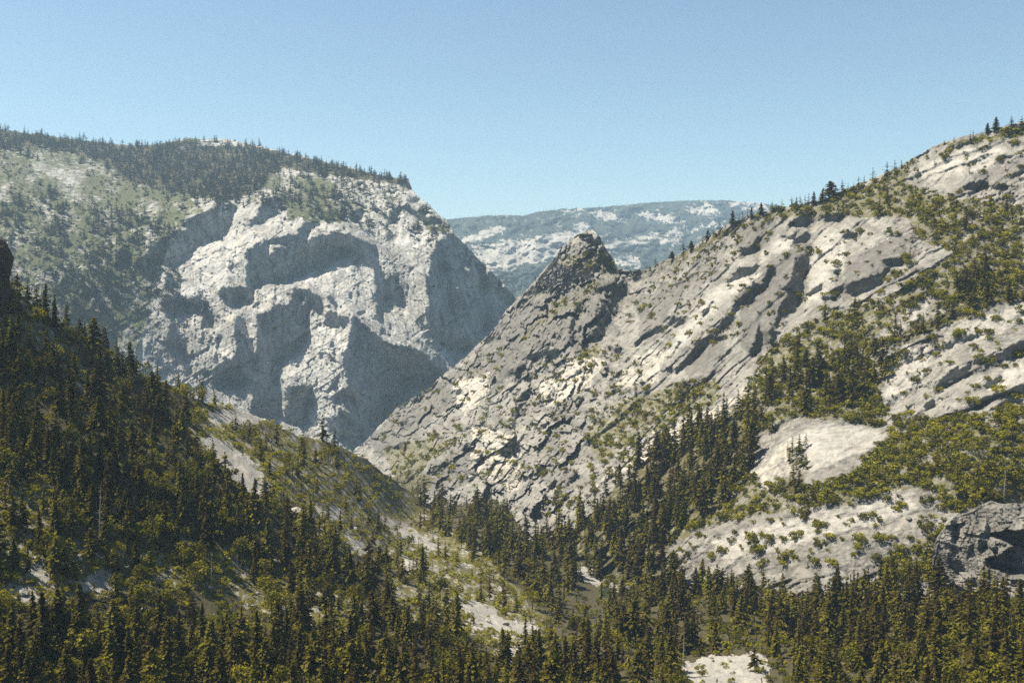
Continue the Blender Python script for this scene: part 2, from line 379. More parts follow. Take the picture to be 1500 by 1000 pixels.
C_SHADE = sum((traced(*a) for a in [
    (170, 280, 7.145, [(1.5, '70 30 78 29 86 23 92 22.5 101 16 104 12 112 11 118 13 125 15 127 18 121.5 24 122 30 119 35 116 43 110 51 106 49.5 96 53 88 56 83 60 79 67 76 70 70 73 64 79 60 80 52 77 43 75 38 79 30 80 25 83 16 80 21 74 22 70 29 69 32 64 35 58 40 56 45 49 56 47 59 42 68 41 78 40 69 36'), (1.3, '30 80 38 79 40 85 39 95 33 90 30 85'), (1.3, '60 87 62 95 66 101 56 101 50 90 56 85'), (1.2, '2 68 6 56 11 62 15 65 14 78 6 80 0 78'), (1.2, '83 71.5 90 70 86 72.5'), (1.2, '114 80 123 75.5 121.5 81 115 81'), (1, '93 77 95 80 92 79.5'), (0.9, '44 21 54 21 53 27 45 33 41 32 47 27')]),
    (360, 280, 7.145, [(1.5, '13 17 19 10 26 6.5 37 7 39 13 34 21 26 28 19 33 10 35.5 2 36 6 30 12 25'), (1.5, '0 65 2 60 10 57.5 19 51 26 50 44 45.5 54 46 56 42 68 40 80 44 92 42 100 45 110 44 115 50 126 52 134 56 138 63 134 72 125 74 119 69 110 65 104 64 97 69 89 71 86 77 72 80 61 83 59 90 48 92 35 94 20 94 15 101 0 101'), (1.3, '62 33 70 31 80 31 76 34.5 69 39 64 40 56 46 54.5 40 59 37'), (1.4, '106 70 119 71.5 128 76 134 82 135 90 140 98 144 101 144 86 138 74 134 70 125 74 118 76 109 74'), (1.2, '108 25 120 17 122 23 119 30 112 32 109 30'), (-0.9, '24 54.5 30 54.5 43 58 32 60 24 66.5'), (-0.9, '63 54.5 68 42 76 34.5 83 36 90 46 78 46 70 48'), (-0.7, '14 57 18.5 51.5 19 54 15 58')]),
    (500, 240, 7.145, [(1.4, '60 37 62 40 62 47 67 44 72 43 74 41 67 37 72 35 82 34 82 38 74 42 76 49 82 48 90 56 100 56 105 59 100 62 88 65 82 59 74 52 65 48 60 52 60 60 54 62 46 66 48 60 54 54 57 47 59 43'), (1.4, '100 81 110 77 117 72 118 64 124 72 133 85 144 95 144 101 90 101 99 91'), (1.1, '16 21 23 18 22 22 18 23.5'), (1, '60 20 68 20 73.5 15 73.5 25 64 24'), (0.9, '44 74 52 72 54 78 49 83'), (0.9, '51 48 54 52 50 60 49 56')]),
    (170, 420, 7.145, [(1.4, '48 12 56 11 66 6 69 10 76 11.5 84 8 97 16 95 21 85 24 76 23 70 23 64 27 54 27 50 20'), (1.2, '30 3 33 0 37 16 34 13'), (1.2, '56 38 62 42 64 54 70 62 74 68 64 71 56 62 54 50'), (0.9, '90 23 100 23 103 36 96 43 90 40'), (1.5, '125 30 130 30 134 36 139 52 144 54 144 101 104 101 101 90 90 90 92 86 100 88 109 80 113 73 120 76 127 66 124 56 124 42'), (1.4, '114 18 106 6 114 0 144 0 144 18 133 13 126 22 120 22'), (1, '40 70 44 69 47 82 43 80'), (1, '93 66 96 56 101 48 98 58 94.5 69'), (1, '104 56 109 48 111 52 106 64'), (1, '101 76 106 66 107 72 103 80'), (1, '69 42 74 37 76 38 70 45'), (1, '87 56 90.5 47 92 52 89 62')]),
    (380, 400, 7.145, [(1.55, '-2 43 10 40 13 35 20 32 29 35 34 26 35 18 43 15 52 17 56 21 62 25 65 31 68 38 66 42 61 42 56 37 52 36 51.5 53 50 56 49 70 45 78 40 82 30 87 23 91 20 95 19 101 -8 101 -2 70'), (-0.9, '43 31 45 25 48 24 48 32 44 34.5'), (-0.9, '51.5 44 54 34.5 60 39 62 44 67 45 68 52 60 54 51 52'), (1.3, '68 42 74 39 81 40 83 56 74 57.5 70 53 69 46'), (1.4, '71 21 75 25 82 33 81.5 38.5 76 31 72 26'), (1.3, '83 46 93 45 95 40 92 52 87 59 84 56'), (1.5, '64 83.5 70 82.2 76 86 83 93 80 93 73.5 88 68 85'), (1.4, '74 70 77 72 81 86 79 87 75 76'), (1.1, '102 41 111 37 110 42 105 43'), (1.5, '97 45 104 47 110 54 120 62 130 70 131 74 144 74.5 144 101 88 101 87 88 85 84 92 79 93 70 95 64 95 56'), (1.4, '120 7 129 6 144 2 144 29 132 27 130 40 127 46 129 52 121 44 124 33 120 23 122 15'), (1.3, '129 58 135 58 144 61 144 67 134 66'), (1.2, '31 92 40 97 39 98 31 94.5'), (0.8, '78 8 86 7.5 83 10 77 11')]),
    (380, 520, 7.145, [(1.5, '-8 0 29 0 30 4 19 9 20 20 18.5 32 22 40 22.5 48 22 62 13 66 -8 64'), (1.5, '29 32 34 33 41 31 47 32 53 30 55 38 54 48 51 59 49 68 45 74 37 74 27 70 26 57 30 49 27 40'), (1.3, '37 26 43 23 42 25 38 27.5'), (1.5, '87 19 86 21.5 74 37.5 71.2 38.8 75.5 29 80 23.5'), (1.4, '73 47 78 42 83 37 92 34 86 40 83 44 81 50 79 52 77 47'), (1.5, '88 -1 144 -1 144 48 129 64 119 76 111 84 108 70 106 60 100 48 86 44 92 33 90 18'), (1.4, '69 66 72 64 79 73 85 78 90 86 85 87 76 76'), (1.4, '74 62 80 64 88 76 96 85 92 85 85 76'), (1.4, '82 60 90 65 96 76 100 85 104 90 110 85 105 76 98 67 90 59 83 54'), (1.1, '61 21 62.2 20 60.5 27 59.5 27')]),
    (540, 420, 7.145, [(1.5, '0 40 6 52 16 58 25 60 42 62 50 64 60 72 70 83 76 89 70 94 64 101 0 101'), (1.3, '15 43 20 43 30 49 25 53 18 49'), (1.4, '42 25 50 31 60 42 62 47 56 40 48 31'), (1.3, '62 58 66 64 70 74 74 76 69 69 64 66'), (1.4, '8 -1 34 -1 35 10 36 21.5 30 19 25 13 18 12 17 25 14 38 6 32 11 20')]),
    (580, 380, 7.145, [(1.5, '38 -1 86 -1 93 6 90 16 92 28 91 38 96 56 97 68 90 76 85 86 82 87 84 76 79 68 74 60 68 48 61 33 60 18 52 11 47 12 52 22 53 32 57 43 59 58 64 68 72 80 79 92 66 97 56 95 43 90 39 80 33 65 30 58 35 45 31 30 34 15'), (-0.8, '68 2 76 6 79 10 73 12'), (1.3, '100 10 106 15 109 28 118 32 126 42 120 47 112 47 108 38 100 28 96 18'), (1.2, '106 60 110 50 112 52 108 62'), (1, '13 9 20 6 19 11 12 14')])]), [])
C_SHADE += [([(647, 396), (664, 398), (674, 437), (696, 480), (706, 518), (690, 510), (668, 462), (652, 416)], -1.2), ([(705, 426), (730, 428), (738, 455), (724, 478), (712, 455)], -1.), ([(560, 452), (600, 455), (640, 500), (676, 528), (668, 540), (636, 526), (600, 500), (566, 494)], -1.)]
C_GREEN = [[(-260, 190), (0, 200), (120, 215), (170, 250), (270, 285), (300, 310), (250, 335), (190, 360), (180, 420), (150, 470), (60, 500), (-260, 520)], [(360, 245), (420, 260), (480, 260), (510, 300), (500, 330), (420, 320), (410, 285), (380, 270)],
           [(620, 322), (660, 330), (655, 345), (630, 350)], [(170, 420), (215, 430), (225, 470), (190, 475)]]
C_ROCKY = [[(40, 225), (70, 215), (120, 218), (140, 235), (120, 260), (140, 290), (110, 300), (80, 260), (50, 250)], [(190, 380), (260, 395), (320, 440), (350, 600), (200, 600), (170, 470)], [(90, 290), (105, 290), (110, 315), (95, 320)], [(0, 196), (24, 200), (24, 212), (0, 212)], [(250, 275), (282, 270), (285, 290), (255, 290)]]
C_FOREST = [[(-260, 186), (0, 192), (60, 200), (120, 207), (200, 215), (270, 206), (340, 207), (400, 220), (460, 234), (520, 248), (598, 263), (598, 270), (520, 262), (450, 252), (415, 246), (400, 256), (384, 276), (360, 286), (330, 297), (300, 291), (240, 276), (190, 268), (165, 248), (130, 228), (60, 218), (-260, 212)]]
C_CLEAR = [[(240, 198), (275, 203), (275, 207), (236, 209)], [(288, 209), (355, 208), (357, 214), (290, 214)]]
C_WOODS = [[(0, 290), (45, 290), (50, 330), (20, 370), (0, 360)], [(60, 270), (110, 300), (95, 380), (60, 370)], [(120, 300), (250, 320), (270, 345), (200, 370), (130, 380)], [(130, 370), (200, 385), (215, 420), (140, 440)], [(55, 380), (140, 400), (150, 480), (90, 470)],
           [(195, 385), (260, 395), (270, 450), (235, 460)], [(420, 250), (440, 262), (500, 275), (520, 300), (500, 330), (440, 300)], [(345, 270), (430, 280), (440, 305), (345, 297)], [(612, 290), (640, 316), (640, 330), (620, 315)], [(665, 350), (690, 370), (720, 400), (745, 430), (735, 430), (690, 385)], [(290, 448), (310, 448), (306, 470), (292, 468)], [(595, 330), (622, 330), (620, 340), (600, 338)]]

C_RIBS = [[(250, 440), (345, 440), (350, 560), (250, 600)], [(455, 585), (540, 585), (540, 660), (440, 660)], [(375, 405), (415, 405), (415, 440), (375, 445)]]

def c_rough(U, V, Y):
    gentle = blur(zone(C_GREEN + C_FOREST, U, V, 8), 12)
    a = .55; ca, sa = math.cos(a), math.sin(a)
    s = (U * ca - V * sa) * 2.1; n = (U * sa + V * ca) * 2.1
    hf, jt = facets(s / 55 + .4 * fbm(s / 40, n / 40, 2), n / 38, 31); hf2, jt2 = facets(U * 2.1 / 15 + .5 * fbm(s / 30, n / 30, 7), V * 2.1 / 34 - U * .02, 47)
    x, z = U * 2.1, V * 2.1
    ribs = ridged(x / 26 + .35 * fbm(z / 60, x / 60, 61), z / 190, 77, 3)
    hf3, jt3 = facets(s / 9 + .3 * fbm(s / 9, n / 9, 17), n / 11, 57)
    rr = hf * 11 + hf2 * 7 + hf3 * 2.0 + sheets(s, n, 70, .22, 5, .9, 8) + sheets(s, n, 24, .26, 8, .9, 8) + sheets(-z * .96 + x * .25, x * .96 + z * .25, 22, .16, 15, .8, 8) - ribs * (2.5 + 6 * zone(C_RIBS, U, V, 10)) * sstep(330, 420, V) + fbm(x / 16, z / 16, 91, 4, .6) * 1.6
    rr = rr * (1 - .6 * gentle) + gentle * fbm(x / 40, z / 40, 12, 5, .6) * 22
    return rr

def c_sliver(U, V):
    w_ = .5 * fbm(U / 30, V / 30, 401)
    a = ridged(U / 15 + w_ + V / 70, V / 110, 403, 2) > .88
    b = ridged((U * .8 + V * .6) / 60, (V * .8 - U * .6) / 15 + w_, 407, 2) > .88
    return ((a & (fbm(U / 26, V / 26, 405) > -.05)) | (b & (fbm(U / 30, V / 24, 409) > .05))) & (U > 180) & (V > 285)
c_carve = carve(-260, 160, 840, 720, C_SHADE, step=1.6, sliver=c_sliver, lit=-.5, lam=260, eps=.25, depth=c_depth, extra=c_rough, rounds=18, warp=2.6, keep=lambda U, V: np.where(zone(C_GREEN + C_FOREST, U, V, 8) | (U < 170), .25, 1.0), soft=.42, bright=.5)
def c_relief(U, V, Y): return c_carve(U, V) * Y / F + c_rough(U, V, Y)

C_RIM = [[(230, 268), (340, 285), (350, 300), (430, 312), (520, 338), (565, 335), (590, 305), (600, 262), (520, 250), (370, 262), (300, 285)], [(600, 300), (645, 318), (668, 345), (640, 350), (615, 325)], [(590, 330), (640, 345), (640, 370), (600, 352)]]
C_PALE = [[(255, 400), (290, 360), (330, 340), (370, 335), (360, 360), (335, 400), (320, 440), (270, 435)], [(440, 405), (500, 375), (550, 385), (560, 410), (540, 440), (500, 450), (460, 420)], [(410, 545), (450, 480), (490, 480), (510, 500), (505, 560), (495, 600), (520, 640), (460, 640), (450, 560)], [(590, 310), (620, 320), (625, 350), (600, 370), (575, 360)]]
def c_cover(U, V):
    c = np.where(zone(C_GREEN, U, V, 10, 18), .70, np.where(U + (V - 300) * .3 < 265, .74, .16)) + .22 * fbm(U / 40, V / 30, 4)
    c = np.where(zone(C_ROCKY, U, V, 8, 14), c - .05, c)
    c = np.where(zone(C_RIM, U, V, 9, 15), np.maximum(c, .46 + .3 * fbm(U / 12, V / 9, 44)), c)
    c = np.where(zone(C_FOREST, U, V, 3), .75, c); c = np.where(zone(C_CLEAR, U, V, 2, 9), .0, c)
    c = np.where((V > 340) & (U > 250), np.minimum(c, .1 + .2 * fbm(U / 20, V / 14, 6)), c)
    return c

back_c = [(60, 10), (250, 40), (700, 160), (1900, 600)]
CL = surface('mountain', M_CLIFF, -260, 830, 1.2, 430, C_TOP, C_BOT, c_depth, c_relief, back_c,
             'high pale granite cliff mountain with shadowed faces and a forested top', jag=2.2, cover=c_cover, pale=lambda U, V: zone(C_PALE, U, V, 8, 18) * np.clip(.3 + .6 * fbm(U / 14, V / 20, 67, 3), 0, 1), wood=lambda U, V: np.where(zone(C_FOREST, U, V, 3) & ~zone(C_CLEAR, U, V, 2, 9), .75, np.where(zone(C_WOODS, U, V, 10, 16), .5, 0)), jseed=3)

# ---- distant ridge in the gap
D_TOP = [(480, 330), (600, 326), (670, 320), (700, 317), (740, 315), (770, 316), (790, 309), (830, 306), (870, 304), (920, 300), (960, 296), (1000, 294), (1050, 293), (1100, 296), (1150, 302), (1300, 310), (1500, 330)]
D_BOT = [(480, 560), (1500, 560)]
d_depth = tps([(480, 330, 9800), (670, 320, 9300), (900, 302, 10200), (1100, 296, 10600), (1500, 330, 11000), (700, 370, 7600), (860, 360, 8200), (1000, 360, 8800), (720, 430, 6400), (800, 440, 6500), (1000, 430, 7400), (700, 560, 5600), (1400, 560, 7000), (480, 560, 6000)])
D_DOME = [[(690, 374), (740, 362), (800, 350), (845, 343), (832, 354), (818, 378), (775, 384), (740, 392), (700, 388)], [(838, 333), (850, 326), (862, 328), (876, 345), (850, 350)], [(672, 352), (735, 330), (740, 336), (690, 356)], [(865, 313), (890, 309), (912, 322), (880, 321)], [(1068, 297), (1110, 295), (1128, 308), (1085, 305)], [(1005, 304), (1045, 302), (1055, 312), (1015, 311)], [(935, 314), (960, 312), (1000, 322), (975, 326)]]
D_SH = [([(790, 365), (805, 345), (797, 372), (785, 378), (775, 378)], 1.5), ([(820, 372), (845, 348), (850, 360), (830, 385)], 1.3), ([(730, 330), (760, 325), (755, 345), (700, 355), (690, 352)], .9), ([(672, 350), (740, 330), (700, 352), (680, 360)], .8), ([(742, 378), (752, 370), (756, 384), (746, 390)], 1.2), ([(840, 330), (870, 340), (890, 360), (860, 355)], .7), ([(700, 400), (780, 395), (800, 400), (760, 440), (730, 430)], .5)]
d_carve = carve(480, 280, 1500, 560, D_SH, lit=-.25, lam=160, eps=.3)
D_BARE = [[(672, 352), (735, 330), (738, 336), (690, 356), (680, 368), (700, 374), (690, 380)], [(690, 360), (760, 350), (800, 345), (860, 330), (880, 345), (845, 358), (815, 380), (770, 385), (740, 395), (700, 392), (685, 372)], [(860, 312), (885, 307), (910, 322), (875, 320)], [(930, 312), (960, 310), (1005, 322), (985, 328), (950, 322)], [(1000, 302), (1050, 300), (1060, 316), (1010, 312)], [(1065, 296), (1110, 294), (1130, 312), (1080, 306)], [(840, 328), (860, 326), (872, 340), (846, 345)], [(820, 309), (860, 306), (850, 312), (825, 314)], [(895, 380), (925, 370), (940, 390), (910, 395)], [(960, 345), (1000, 345), (1000, 356), (965, 356)], [(870, 358), (1000, 335), (1060, 325), (1060, 332), (960, 348), (890, 372)], [(700, 400), (735, 408), (740, 420), (715, 412)]]

def d_relief(U, V, Y):
    mpp = Y / F; x, z = U * 6, V * 6
    return d_carve(U, V) * mpp + fbm(x / 160, z / 110, 3, 6, .6) * 190 + ridged(x / 420 + z / 500, z / 300, 63, 4) * -170 + facets(x / 90, z / 55, 9)[0] * 60 + facets(x / 34, z / 22, 19)[0] * 22

def d_cover(U, V):
    c = np.full(U.shape, .86) - .20 * sstep(.05, .4, fbm(U / 14, V / 8, 19, 5, .6))
    c = np.where(zone(D_BARE, U, V, 9, 10), .52 + .5 * fbm(U / 20, V / 5, 8, 3, .5), c)
    return np.where(zone(D_DOME, U, V, 4, 9), .16 + .35 * fbm(U / 9, V / 5, 28, 3), c)

DR = surface('distant_hills', M_FAR, 480, 1500, 2.0, 170, D_TOP, D_BOT, d_depth, d_relief, [(150, 20), (600, 120), (2000, 600)], 'hazy blue far ridge with pale bare granite patches between forest', jag=1.6, cover=d_cover, jseed=5)

# ---- right-hand mountainside with its rocky buttress
B_TOP = [(500, 690), (520, 658), (540, 642), (565, 612), (590, 592), (625, 571), (650, 548), (680, 524), (710, 496), (722, 484), (745, 450), (765, 431), (786, 408), (797, 395), (811, 378), (825, 361), (833, 354), (843, 345), (851, 342), (860, 337), (866, 338), (872, 343), (880, 347), (883, 356), (887, 364), (896, 376), (904, 392), (920, 397), (935, 395),
         (950, 394), (965, 386), (985, 377), (1005, 367), (1030, 351), (1060, 332), (1090, 319), (1120, 310), (1160, 302), (1200, 294), (1240, 277), (1280, 261), (1315, 246), (1340, 230), (1370, 213), (1400, 203), (1430, 196), (1460, 189), (1500, 177), (1600, 152), (1900, 118)]
B_BOT = [(500, 760), (600, 770), (700, 800), (780, 840), (870, 870), (1000, 900), (1200, 930), (1400, 940), (1900, 950)]
b_depth = tps([(1850, 200, 1080), (1850, 600, 720), (1850, 900, 560), (520, 660, 2000), (590, 600, 1950), (680, 525, 1880), (765, 435, 1800), (860, 342, 1700), (930, 396, 1680), (620, 715, 1480), (660, 640, 1560), (750, 775, 1200), (760, 560, 1560), (800, 480, 1600), (880, 460, 1570), (900, 700, 1130), (850, 600, 1360), (1000, 600, 1180),
               (1000, 480, 1330), (1100, 450, 1220), (1100, 318, 1370), (1000, 370, 1490), (1200, 380, 1220), (1300, 255, 1300), (1500, 180, 1200), (1400, 300, 1150), (1300, 400, 1090), (1300, 520, 1010), (1300, 600, 950), (1500, 450, 980), (1500, 600, 830), (1200, 560, 1020), (1200, 650, 900), (1200, 780, 800), (1000, 800, 900), (1450, 700, 770), (1500, 760, 760), (1400, 850, 730), (1100, 900, 790), (870, 840, 960), (780, 820, 1080)])
B_SHADE = sum((traced(*a) for a in [
    (720, 320, 5.716, [(0.5, '60 25 56 29 46 42 38 52 26 66 22 70 30 64 42 62 52 64 64 66 66 50 75 52 84 50 85 42 74 39 60 40 56 38'), (2, '90 64 87 60 96 56 105 56 108 52 111 50 113 56 114 62 108 65 107 74 106 79 96 90 90 96 89 101 88 92 85 84 86 78 90 70'), (-0.8, '91 61 94.5 60 94 68 90 76'), (2, '68 76 70.5 75 70 88 68 101 65 101 66 90'), (1.6, '70 74 76 70 74 78 70 80'), (1, '96 24 90 25 89 30 98 30 100 34 104 42 98 40 96 37 88 37 90 32'), (1.5, '87 39 91 40 86 44 84 43'), (1.6, '21 72 31 64 32 66 23 79'), (1.5, '40 74 45 71 46 74 42 78'), (1.4, '116 43 123 42 126 47 120 54 118 50')]),
    (930, 380, 5.716, [(2, '50 72 52 69 64 62 66 64 60 72 54 80 42 90 35 96 33 93 42 84'), (1.6, '66 60 74 49 78 47 82 40 88 32 90 36 80 52 74 59 69 64'), (1.8, '88 33 96 23 100 17 106 22 106 26 100 30 98 36 90 39'), (1.6, '84 11 90 6 98 6 98 10 94 13 88 14 76 20 80 15'), (1.8, '106 25 109 17 116 5 117 8 113 18 108 27'), (2, '133 -1 144 -1 142 14 138 30 134 40 124 47 120 54 118 60 117 54 119 44 126 33 130 25 133 13'), (1.8, '102 54 106 60 107 70 105 77 98 82 96 78 101 68'), (1.6, '0 70 6 62 17 56 26 54 25 58 10 66 0 74'), (1.6, '112 58 116 56 118 62 119 72 114 74'), (1, '27 48 44 47 40 54 30 56'), (1.5, '65 66 77 62 78 64 74 68 67 69'), (1.4, '56 46.5 66 33.5 64.5 39.5 57 49'), (1.4, '28 83 38 67 39.5 69 30 82.5'), (1.4, '28 90 32.5 87.5 27 95.5'), (1.3, '120 24 126 22 130 17 129 24 122 26')]),
    (1080, 280, 5.716, [(2.2, '62 46 60 60 58 66 55.5 74 55 86 50 96 48 101 33 101 40 89 42 80 46 70 48 59 52 54 56 54 57 44'), (1.6, '49 40 57 34 61 37 62.5 39 58 42 48 44 43 47'), (2.2, '90 80 96 76 105 73 118 71 120 68 126 63 128 64 123 72 120 78 110 83 96 88 91 86'), (2, '88 37.5 93 35 102 34 101.5 37 96 38.5'), (1.8, '56 87 68 79 72 76 70 83 66 85 60 88'), (1.6, '78 83 85 79 90 76 88 84 82 86'), (1.5, '70 89 86 87 83 90 72 91.2'), (1.2, '44 24 54 20 62 19 63 24 58 29 48 29 44 27'), (1, '69 20 80 19 93 18 86 24 74 25'), (1.6, '13 78 17 76 18 82 13 84 10 90 11 84'), (1.6, '20 74 29 62 31 60 28 68 23 76'), (1.5, '0 64 10 64 18 60 19 62 12 69 0 72'), (1.5, '120 58 128 56 140 56 138 62 125 62'), (1.3, '80 66 85 65 85 76 81 72'), (1.4, '36 37 44 38.5 52 32 47 40 38 39.5'), (1.2, '2 47 10 48 16 38 19 39 17 50 6 54')]),
    (1270, 160, 6.213, [(2, '86 72 93 67 106 64 110 70 100 72 90 73'), (1.6, '113 69.5 127 68.5 128 72.2 114 72.2'), (1.5, '86 50 101 46 115 39.8 113 41.5 102 47.5 88 51.4'), (1.5, '115 45 120 42.8 129 41.2 133 43 128 44 120 45.4'), (1, '44 43 50 38 56 35.5 57 38 51 42 46 45'), (1.5, '36 63 50 59.8 47 61.7 37 64.5'), (1.5, '130 62 136 57 144 54.8 144 57.2 137 59.2 131 63.2'), (1.3, '72 37 78 34.8 90 29.8 108 23.8 95 30.4 83 35.4')]),
    (1270, 400, 4.543, [(2.2, '70 60 75 57 84 55 90 52 94 48 106 44 106 52 96 56 84 58 74 61'), (2.2, '76 83 88 80 96 77 106 74 106 80 96 82 86 83 78 88 72 90 68 87'), (2, '86 88 92 84 98 83 106 83 106 85 96 86 90 89 84 91 80 91'), (1.8, '37 88 43 83 46 84 44 88 39 92'), (1.6, '62 64 69 60 70 62 64 69 59 70'), (1, '54 66 60 62 61 68 54 74 46 78 47 72'), (1.6, '77 74 89 68 90 70 86 74 79 77'), (1.6, '64 44 70 40 74 41 70 44 65 46'), (1.5, '52 49 60 44 64 40 60 46 55 50'), (1.6, '0 2 9 0 13 2 9 6 0 11'), (1.5, '38 4 45 0 47 1 40 6'), (1.4, '19 15 24 8 33 8 25 13'), (1.3, '27 88 32 86 26 91'), (1.2, '35 50 36.5 48 37 54 35.5 56'), (1.2, '31 32 37 29 33 33')]),
    (520, 520, 5.716, [(1.6, '44 47 49 40 52 42 52 54 48 59 43 60 38 60 37 56 42 54'), (1.2, '36 40 44 35 54 26 68 21 69 25 60 33 54 40 43 44 35 47'), (1.6, '83 28 94 29 93 34 89 31 86 33 83 34'), (1.5, '82 48 87 38 88 42 85 47'), (1.8, '64 97 72 90 83 88 74 94 66 101'), (1.8, '90 77 96 73 100 77 96 81 92 80'), (1.5, '134 44 138 40 144 38 144 50 136 51'), (1.5, '101 60 106 57 109 64 104 64'), (1.5, '86 60 96 61 90 64'), (1, '129 10 132 9 136 18 135 23 129 20'), (1.2, '136 8 140 11 136 14'), (1.4, '32 76 44 72 46 75 42 80 34 79'), (1.6, '5 72 9 69 9.5 78 6 80'), (1.6, '119 79 129 79 131 70 134 72 132 80 125 84')]),
    (680, 470, 5.716, [(2, '89 2 93 1 93 18 90 21 89 12'), (1.8, '96 6 99 5 98 16 96 17'), (2, '104 13 112 4 111 0 124 0 118 9 110 18 106 17 101 16'), (1, '65 17 70 24 83 24 76 30 70 35 65 28'), (1.6, '42 45 44 38 50 36 48 42 46 50 43 52'), (1.6, '57 48 60 40 64 39 62 46 59 49'), (1.6, '42 74 49 73 52 77 50 80 46 79'), (1.5, '45 63 52 57 56 56 53 62 47 67'), (0.7, '17 9 24 6 25 13 22 18 17 19'), (1.5, '120 19 133 23 131 30 125 26'), (1.4, '93.5 43.5 98.5 39.5 96.5 44.5'), (1.4, '102 37 106 36 105 40.5'), (1.4, '96 58 105 55.5 104 58.5'), (1.2, '52 29 62 26 64 29 60 34 58 39')]),
    (600, 600, 5.716, [(1.8, '17 54 28 45.5 34 44 30 47 20 55'), (1.8, '45 31 50 26 55 29 53 35 46 35'), (1.6, '73 31 79 33 86 27 88 23 89 28 84 36 79 38 74 34'), (1.6, '62 53 70 45 74.5 42.5 64 54'), (1.4, '57 15 60 13 63 17 60 19'), (1.8, '101 86 114 72 115 74 110 87 102 93'), (1.6, '108 46 112 45 113 50 106 54'), (1.4, '110 12 117 10 112 18'), (1, '54 42 60 37 64 40 58 45'), (1.5, '130 62 136 56 142 50 140 57 132 64'), (1.4, '42 15 50 15 48 17.2'), (1.4, '115 64 120 60 124 56 119 66')])]), [])
# bare slabs that stay free of plants
B_SLAB = [[(1105, 640), (1140, 625), (1165, 612), (1200, 620), (1245, 617), (1304, 632), (1290, 650), (1262, 668), (1240, 690), (1200, 705), (1160, 700), (1120, 715), (1100, 690)], [(975, 800), (1040, 770), (1110, 755), (1180, 745), (1250, 740), (1330, 715), (1380, 720), (1385, 770), (1330, 800), (1280, 830), (1180, 850), (1050, 840), (980, 830)],
          [(1290, 550), (1320, 505), (1360, 490), (1420, 470), (1500, 430), (1500, 600), (1440, 600), (1370, 606), (1310, 595)], [(1280, 490), (1330, 455), (1370, 430), (1365, 455), (1320, 490), (1288, 510)], [(1100, 340), (1180, 320), (1250, 320), (1330, 320), (1335, 370), (1300, 420), (1240, 440), (1190, 455), (1160, 490), (1110, 520), (1060, 540), (1000, 550), (950, 555), (945, 540), (1000, 470), (1060, 400)],
          [(1330, 250), (1400, 215), (1500, 200), (1500, 290), (1440, 270), (1380, 285), (1330, 275)]]
B_SHRUB = [  # polygon, shrubs per 1000 px
    ([(1100, 560), (1120, 520), (1170, 480), (1230, 455), (1290, 440), (1330, 420), (1400, 370), (1440, 350), (1500, 350), (1500, 440), (1430, 450), (1370, 455), (1300, 505), (1285, 560), (1300, 610), (1290, 628), (1160, 610), (1100, 640), (1060, 640)], 13),
    ([(1310, 610), (1370, 612), (1500, 602), (1900, 600), (1900, 740), (1500, 735), (1440, 740), (1390, 755), (1340, 712), (1250, 735), (1180, 745), (1160, 720), (1250, 695), (1290, 660)], 15),
    ([(1080, 700), (1130, 700), (1160, 715), (1190, 740), (1120, 755), (1060, 775), (1000, 800), (970, 800), (990, 775), (1060, 740)], 9),
    ([(870, 620), (930, 580), (1000, 560), (1060, 560), (1050, 590), (990, 620), (930, 650), (880, 670), (860, 650)], 9), ([(840, 520), (870, 505), (885, 515), (870, 530), (845, 535)], 12),
    ([(820, 380), (870, 365), (895, 385), (888, 400), (830, 395)], 9), ([(820, 440), (860, 420), (880, 412), (880, 422), (840, 450), (800, 470), (770, 500), (760, 500), (790, 460)], 8),
    ([(900, 470), (930, 440), (1000, 385), (1100, 325), (1200, 300), (1230, 300), (1100, 345), (1040, 395), (960, 450), (910, 490)], 6), ([(790, 850), (960, 850), (980, 945), (780, 945)], 8), ([(1100, 320), (1200, 298), (1280, 265), (1330, 255), (1400, 290), (1500, 300), (1500, 350), (1400, 370), (1340, 350), (1330, 320), (1180, 318)], 11),
    ([(1040, 350), (1160, 306), (1280, 268), (1340, 236), (1340, 245), (1280, 280), (1180, 312), (1050, 360)], 6), ([(1400, 210), (1500, 185), (1900, 160), (1900, 180), (1500, 200), (1400, 218)], 9),
    ([(560, 660), (590, 650), (640, 640), (660, 650), (620, 690), (600, 710), (570, 690)], 13), ([(550, 620), (640, 560), (760, 480), (740, 520), (680, 560), (600, 620), (560, 650)], 3.2),
    ([(670, 560), (720, 530), (740, 540), (700, 570)], 4), ([(860, 670), (960, 640), (1000, 640), (940, 680), (870, 740), (800, 770), (800, 740)], 4.5), ([(700, 560), (900, 500), (960, 560), (820, 700), (640, 720), (620, 640)], 3.0), ([(1380, 600), (1440, 560), (1500, 540), (1500, 600)], 2.5),
    ([(1290, 470), (1500, 430), (1500, 590), (1300, 600)], 1.6), ([(980, 760), (1380, 700), (1385, 770), (1280, 835), (980, 830)], 1.9), ([(1320, 790), (1385, 770), (1390, 850), (1280, 860), (1290, 820)], 11), ([(940, 400), (1100, 350), (1330, 330), (1330, 420), (950, 540)], 2.4), ([(1340, 230), (1500, 195), (1500, 330), (1340, 280)], 1.3)]
B_SHRUB.sort(key=lambda z: z[1])
